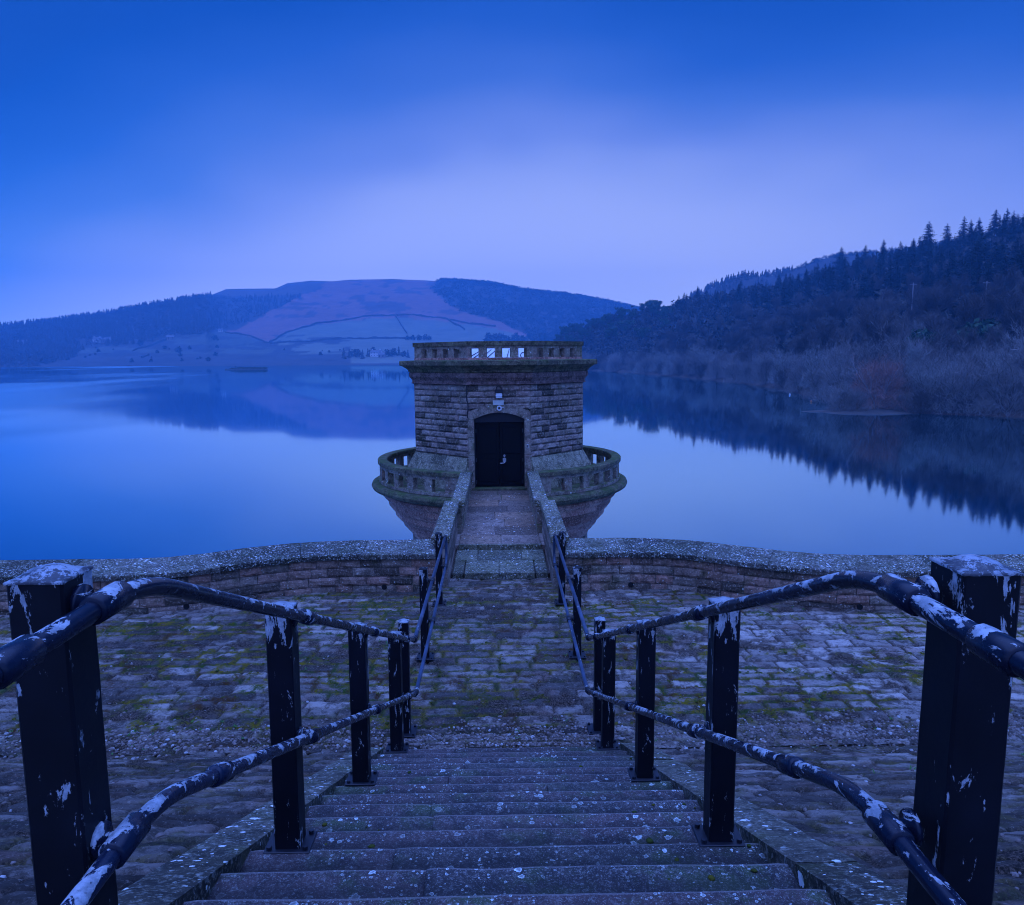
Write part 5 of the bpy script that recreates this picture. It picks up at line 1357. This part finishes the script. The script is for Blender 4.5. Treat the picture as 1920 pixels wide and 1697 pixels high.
nt.links.new(wm('DIVIDE', elp, 90), ramp.inputs[0])
fal = wm('SUBTRACT', 1.0, wm('MULTIPLY', wm('POWER', wm('DIVIDE', wm('SUBTRACT', azc, 6), 34), 2), .24)); fal = wm('MAXIMUM', fal, .35)
B = wm('MULTIPLY', ramp.outputs[0], fal)
r2 = wn('ShaderNodeValToRGB'); c2 = r2.color_ramp; c2.interpolation = 'LINEAR'
def lin(c): return tuple(((x/255)/12.92 if x/255 <= .04045 else ((x/255+.055)/1.055)**2.4) for x in c)
cols = [(0, (0, 66, 160)), (.12, (0, 82, 188)), (.3, (34, 98, 206)), (.5, (70, 119, 221)), (.75, (118, 149, 239)), (1.0, (158, 182, 255))]
while len(c2.elements) > 1: c2.elements.remove(c2.elements[-1])
for i, (p_, c_) in enumerate(cols):
    q = c2.elements[0] if i == 0 else c2.elements.new(p_); q.position = p_; q.color = (*lin(c_), 1)
nt.links.new(B, r2.inputs[0])
sky = wn('ShaderNodeTexSky', sky_type='NISHITA'); sky.sun_disc = False; sky.sun_elevation = R(3); sky.sun_rotation = R(200)
b1 = wn('ShaderNodeBackground'); nt.links.new(sky.outputs[0], b1.inputs[0]); b1.inputs[1].default_value = .004
b2 = wn('ShaderNodeBackground'); 
def wmix(f, a, b, bt='MIX'):
    x = wn('ShaderNodeMix', data_type='RGBA', blend_type=bt)
    for s_, v_ in ((x.inputs['Factor'], f), (x.inputs['A'], a), (x.inputs['B'], b)):
        if isinstance(v_, bpy.types.NodeSocket): nt.links.new(v_, s_)
        else: s_.default_value = (*v_, 1) if isinstance(v_, tuple) else v_
    return x.outputs['Result']
ael = wm('ABSOLUTE', el)
tlow = wm('EXPONENT', wm('DIVIDE', ael, -7.5))
comp = wmix(tlow, SKY_HI, SKY_LO)
skyc = wmix(1.0, r2.outputs[0], comp, 'MULTIPLY')
mr = wn('ShaderNodeMapRange', interpolation_type='SMOOTHSTEP'); nt.links.new(ael, mr.inputs['Value']); mr.inputs['From Min'].default_value = 30; mr.inputs['From Max'].default_value = 62
mb_ = wn('ShaderNodeMapRange', interpolation_type='SMOOTHSTEP'); nt.links.new(Y_, mb_.inputs['Value']); mb_.inputs['From Min'].default_value = 0; mb_.inputs['From Max'].default_value = -.7
skyc = wmix(mb_.outputs[0], skyc, BEHIND)
nt.links.new(wmix(mr.outputs[0], skyc, OVERHEAD), b2.inputs[0]); b2.inputs[1].default_value = 1.0
ad = wn('ShaderNodeAddShader'); nt.links.new(b1.outputs[0], ad.inputs[0]); nt.links.new(b2.outputs[0], ad.inputs[1]); ow = wn('ShaderNodeOutputWorld'); nt.links.new(ad.outputs[0], ow.inputs[0])
sl = bpy.data.lights.new('Sun', 'SUN'); sl.energy = .10; sl.angle = R(40); sl.color = (1.0, .88, .82); so = bpy.data.objects.new('Sun', sl); col.objects.link(so); so.rotation_euler = (R(-38), R(-12), 0); so.rotation_euler = (R(38), R(-12), 0)
# ------------------------------------------------------------------ camera and output
cam = bpy.data.cameras.new('Camera'); co = bpy.data.objects.new('Camera', cam); col.objects.link(co); scene.camera = co
cam.sensor_width = 36; cam.lens = 36*F/1920; cam.clip_start = .02; cam.clip_end = 9000
Rm = Matrix.Rotation(-YAW, 3, 'Z') @ Matrix.Rotation(PI/2-PITCH, 3, 'X') @ Matrix.Rotation(-ROLL, 3, 'Z')
co.matrix_world = Matrix.Translation((0, 0, 0)) @ Rm.to_4x4()
scene.view_settings.view_transform = 'Standard'; scene.view_settings.look = 'None'; scene.view_settings.exposure = 0; scene.view_settings.gamma = 1
scene.cycles.use_denoising = True; scene.cycles.filter_width = 1.05
scene.cycles.max_bounces = 6; scene.cycles.volume_bounces = 1; scene.cycles.diffuse_bounces = 2; scene.cycles.glossy_bounces = 3
scene.cycles.transparent_max_bounces = 4
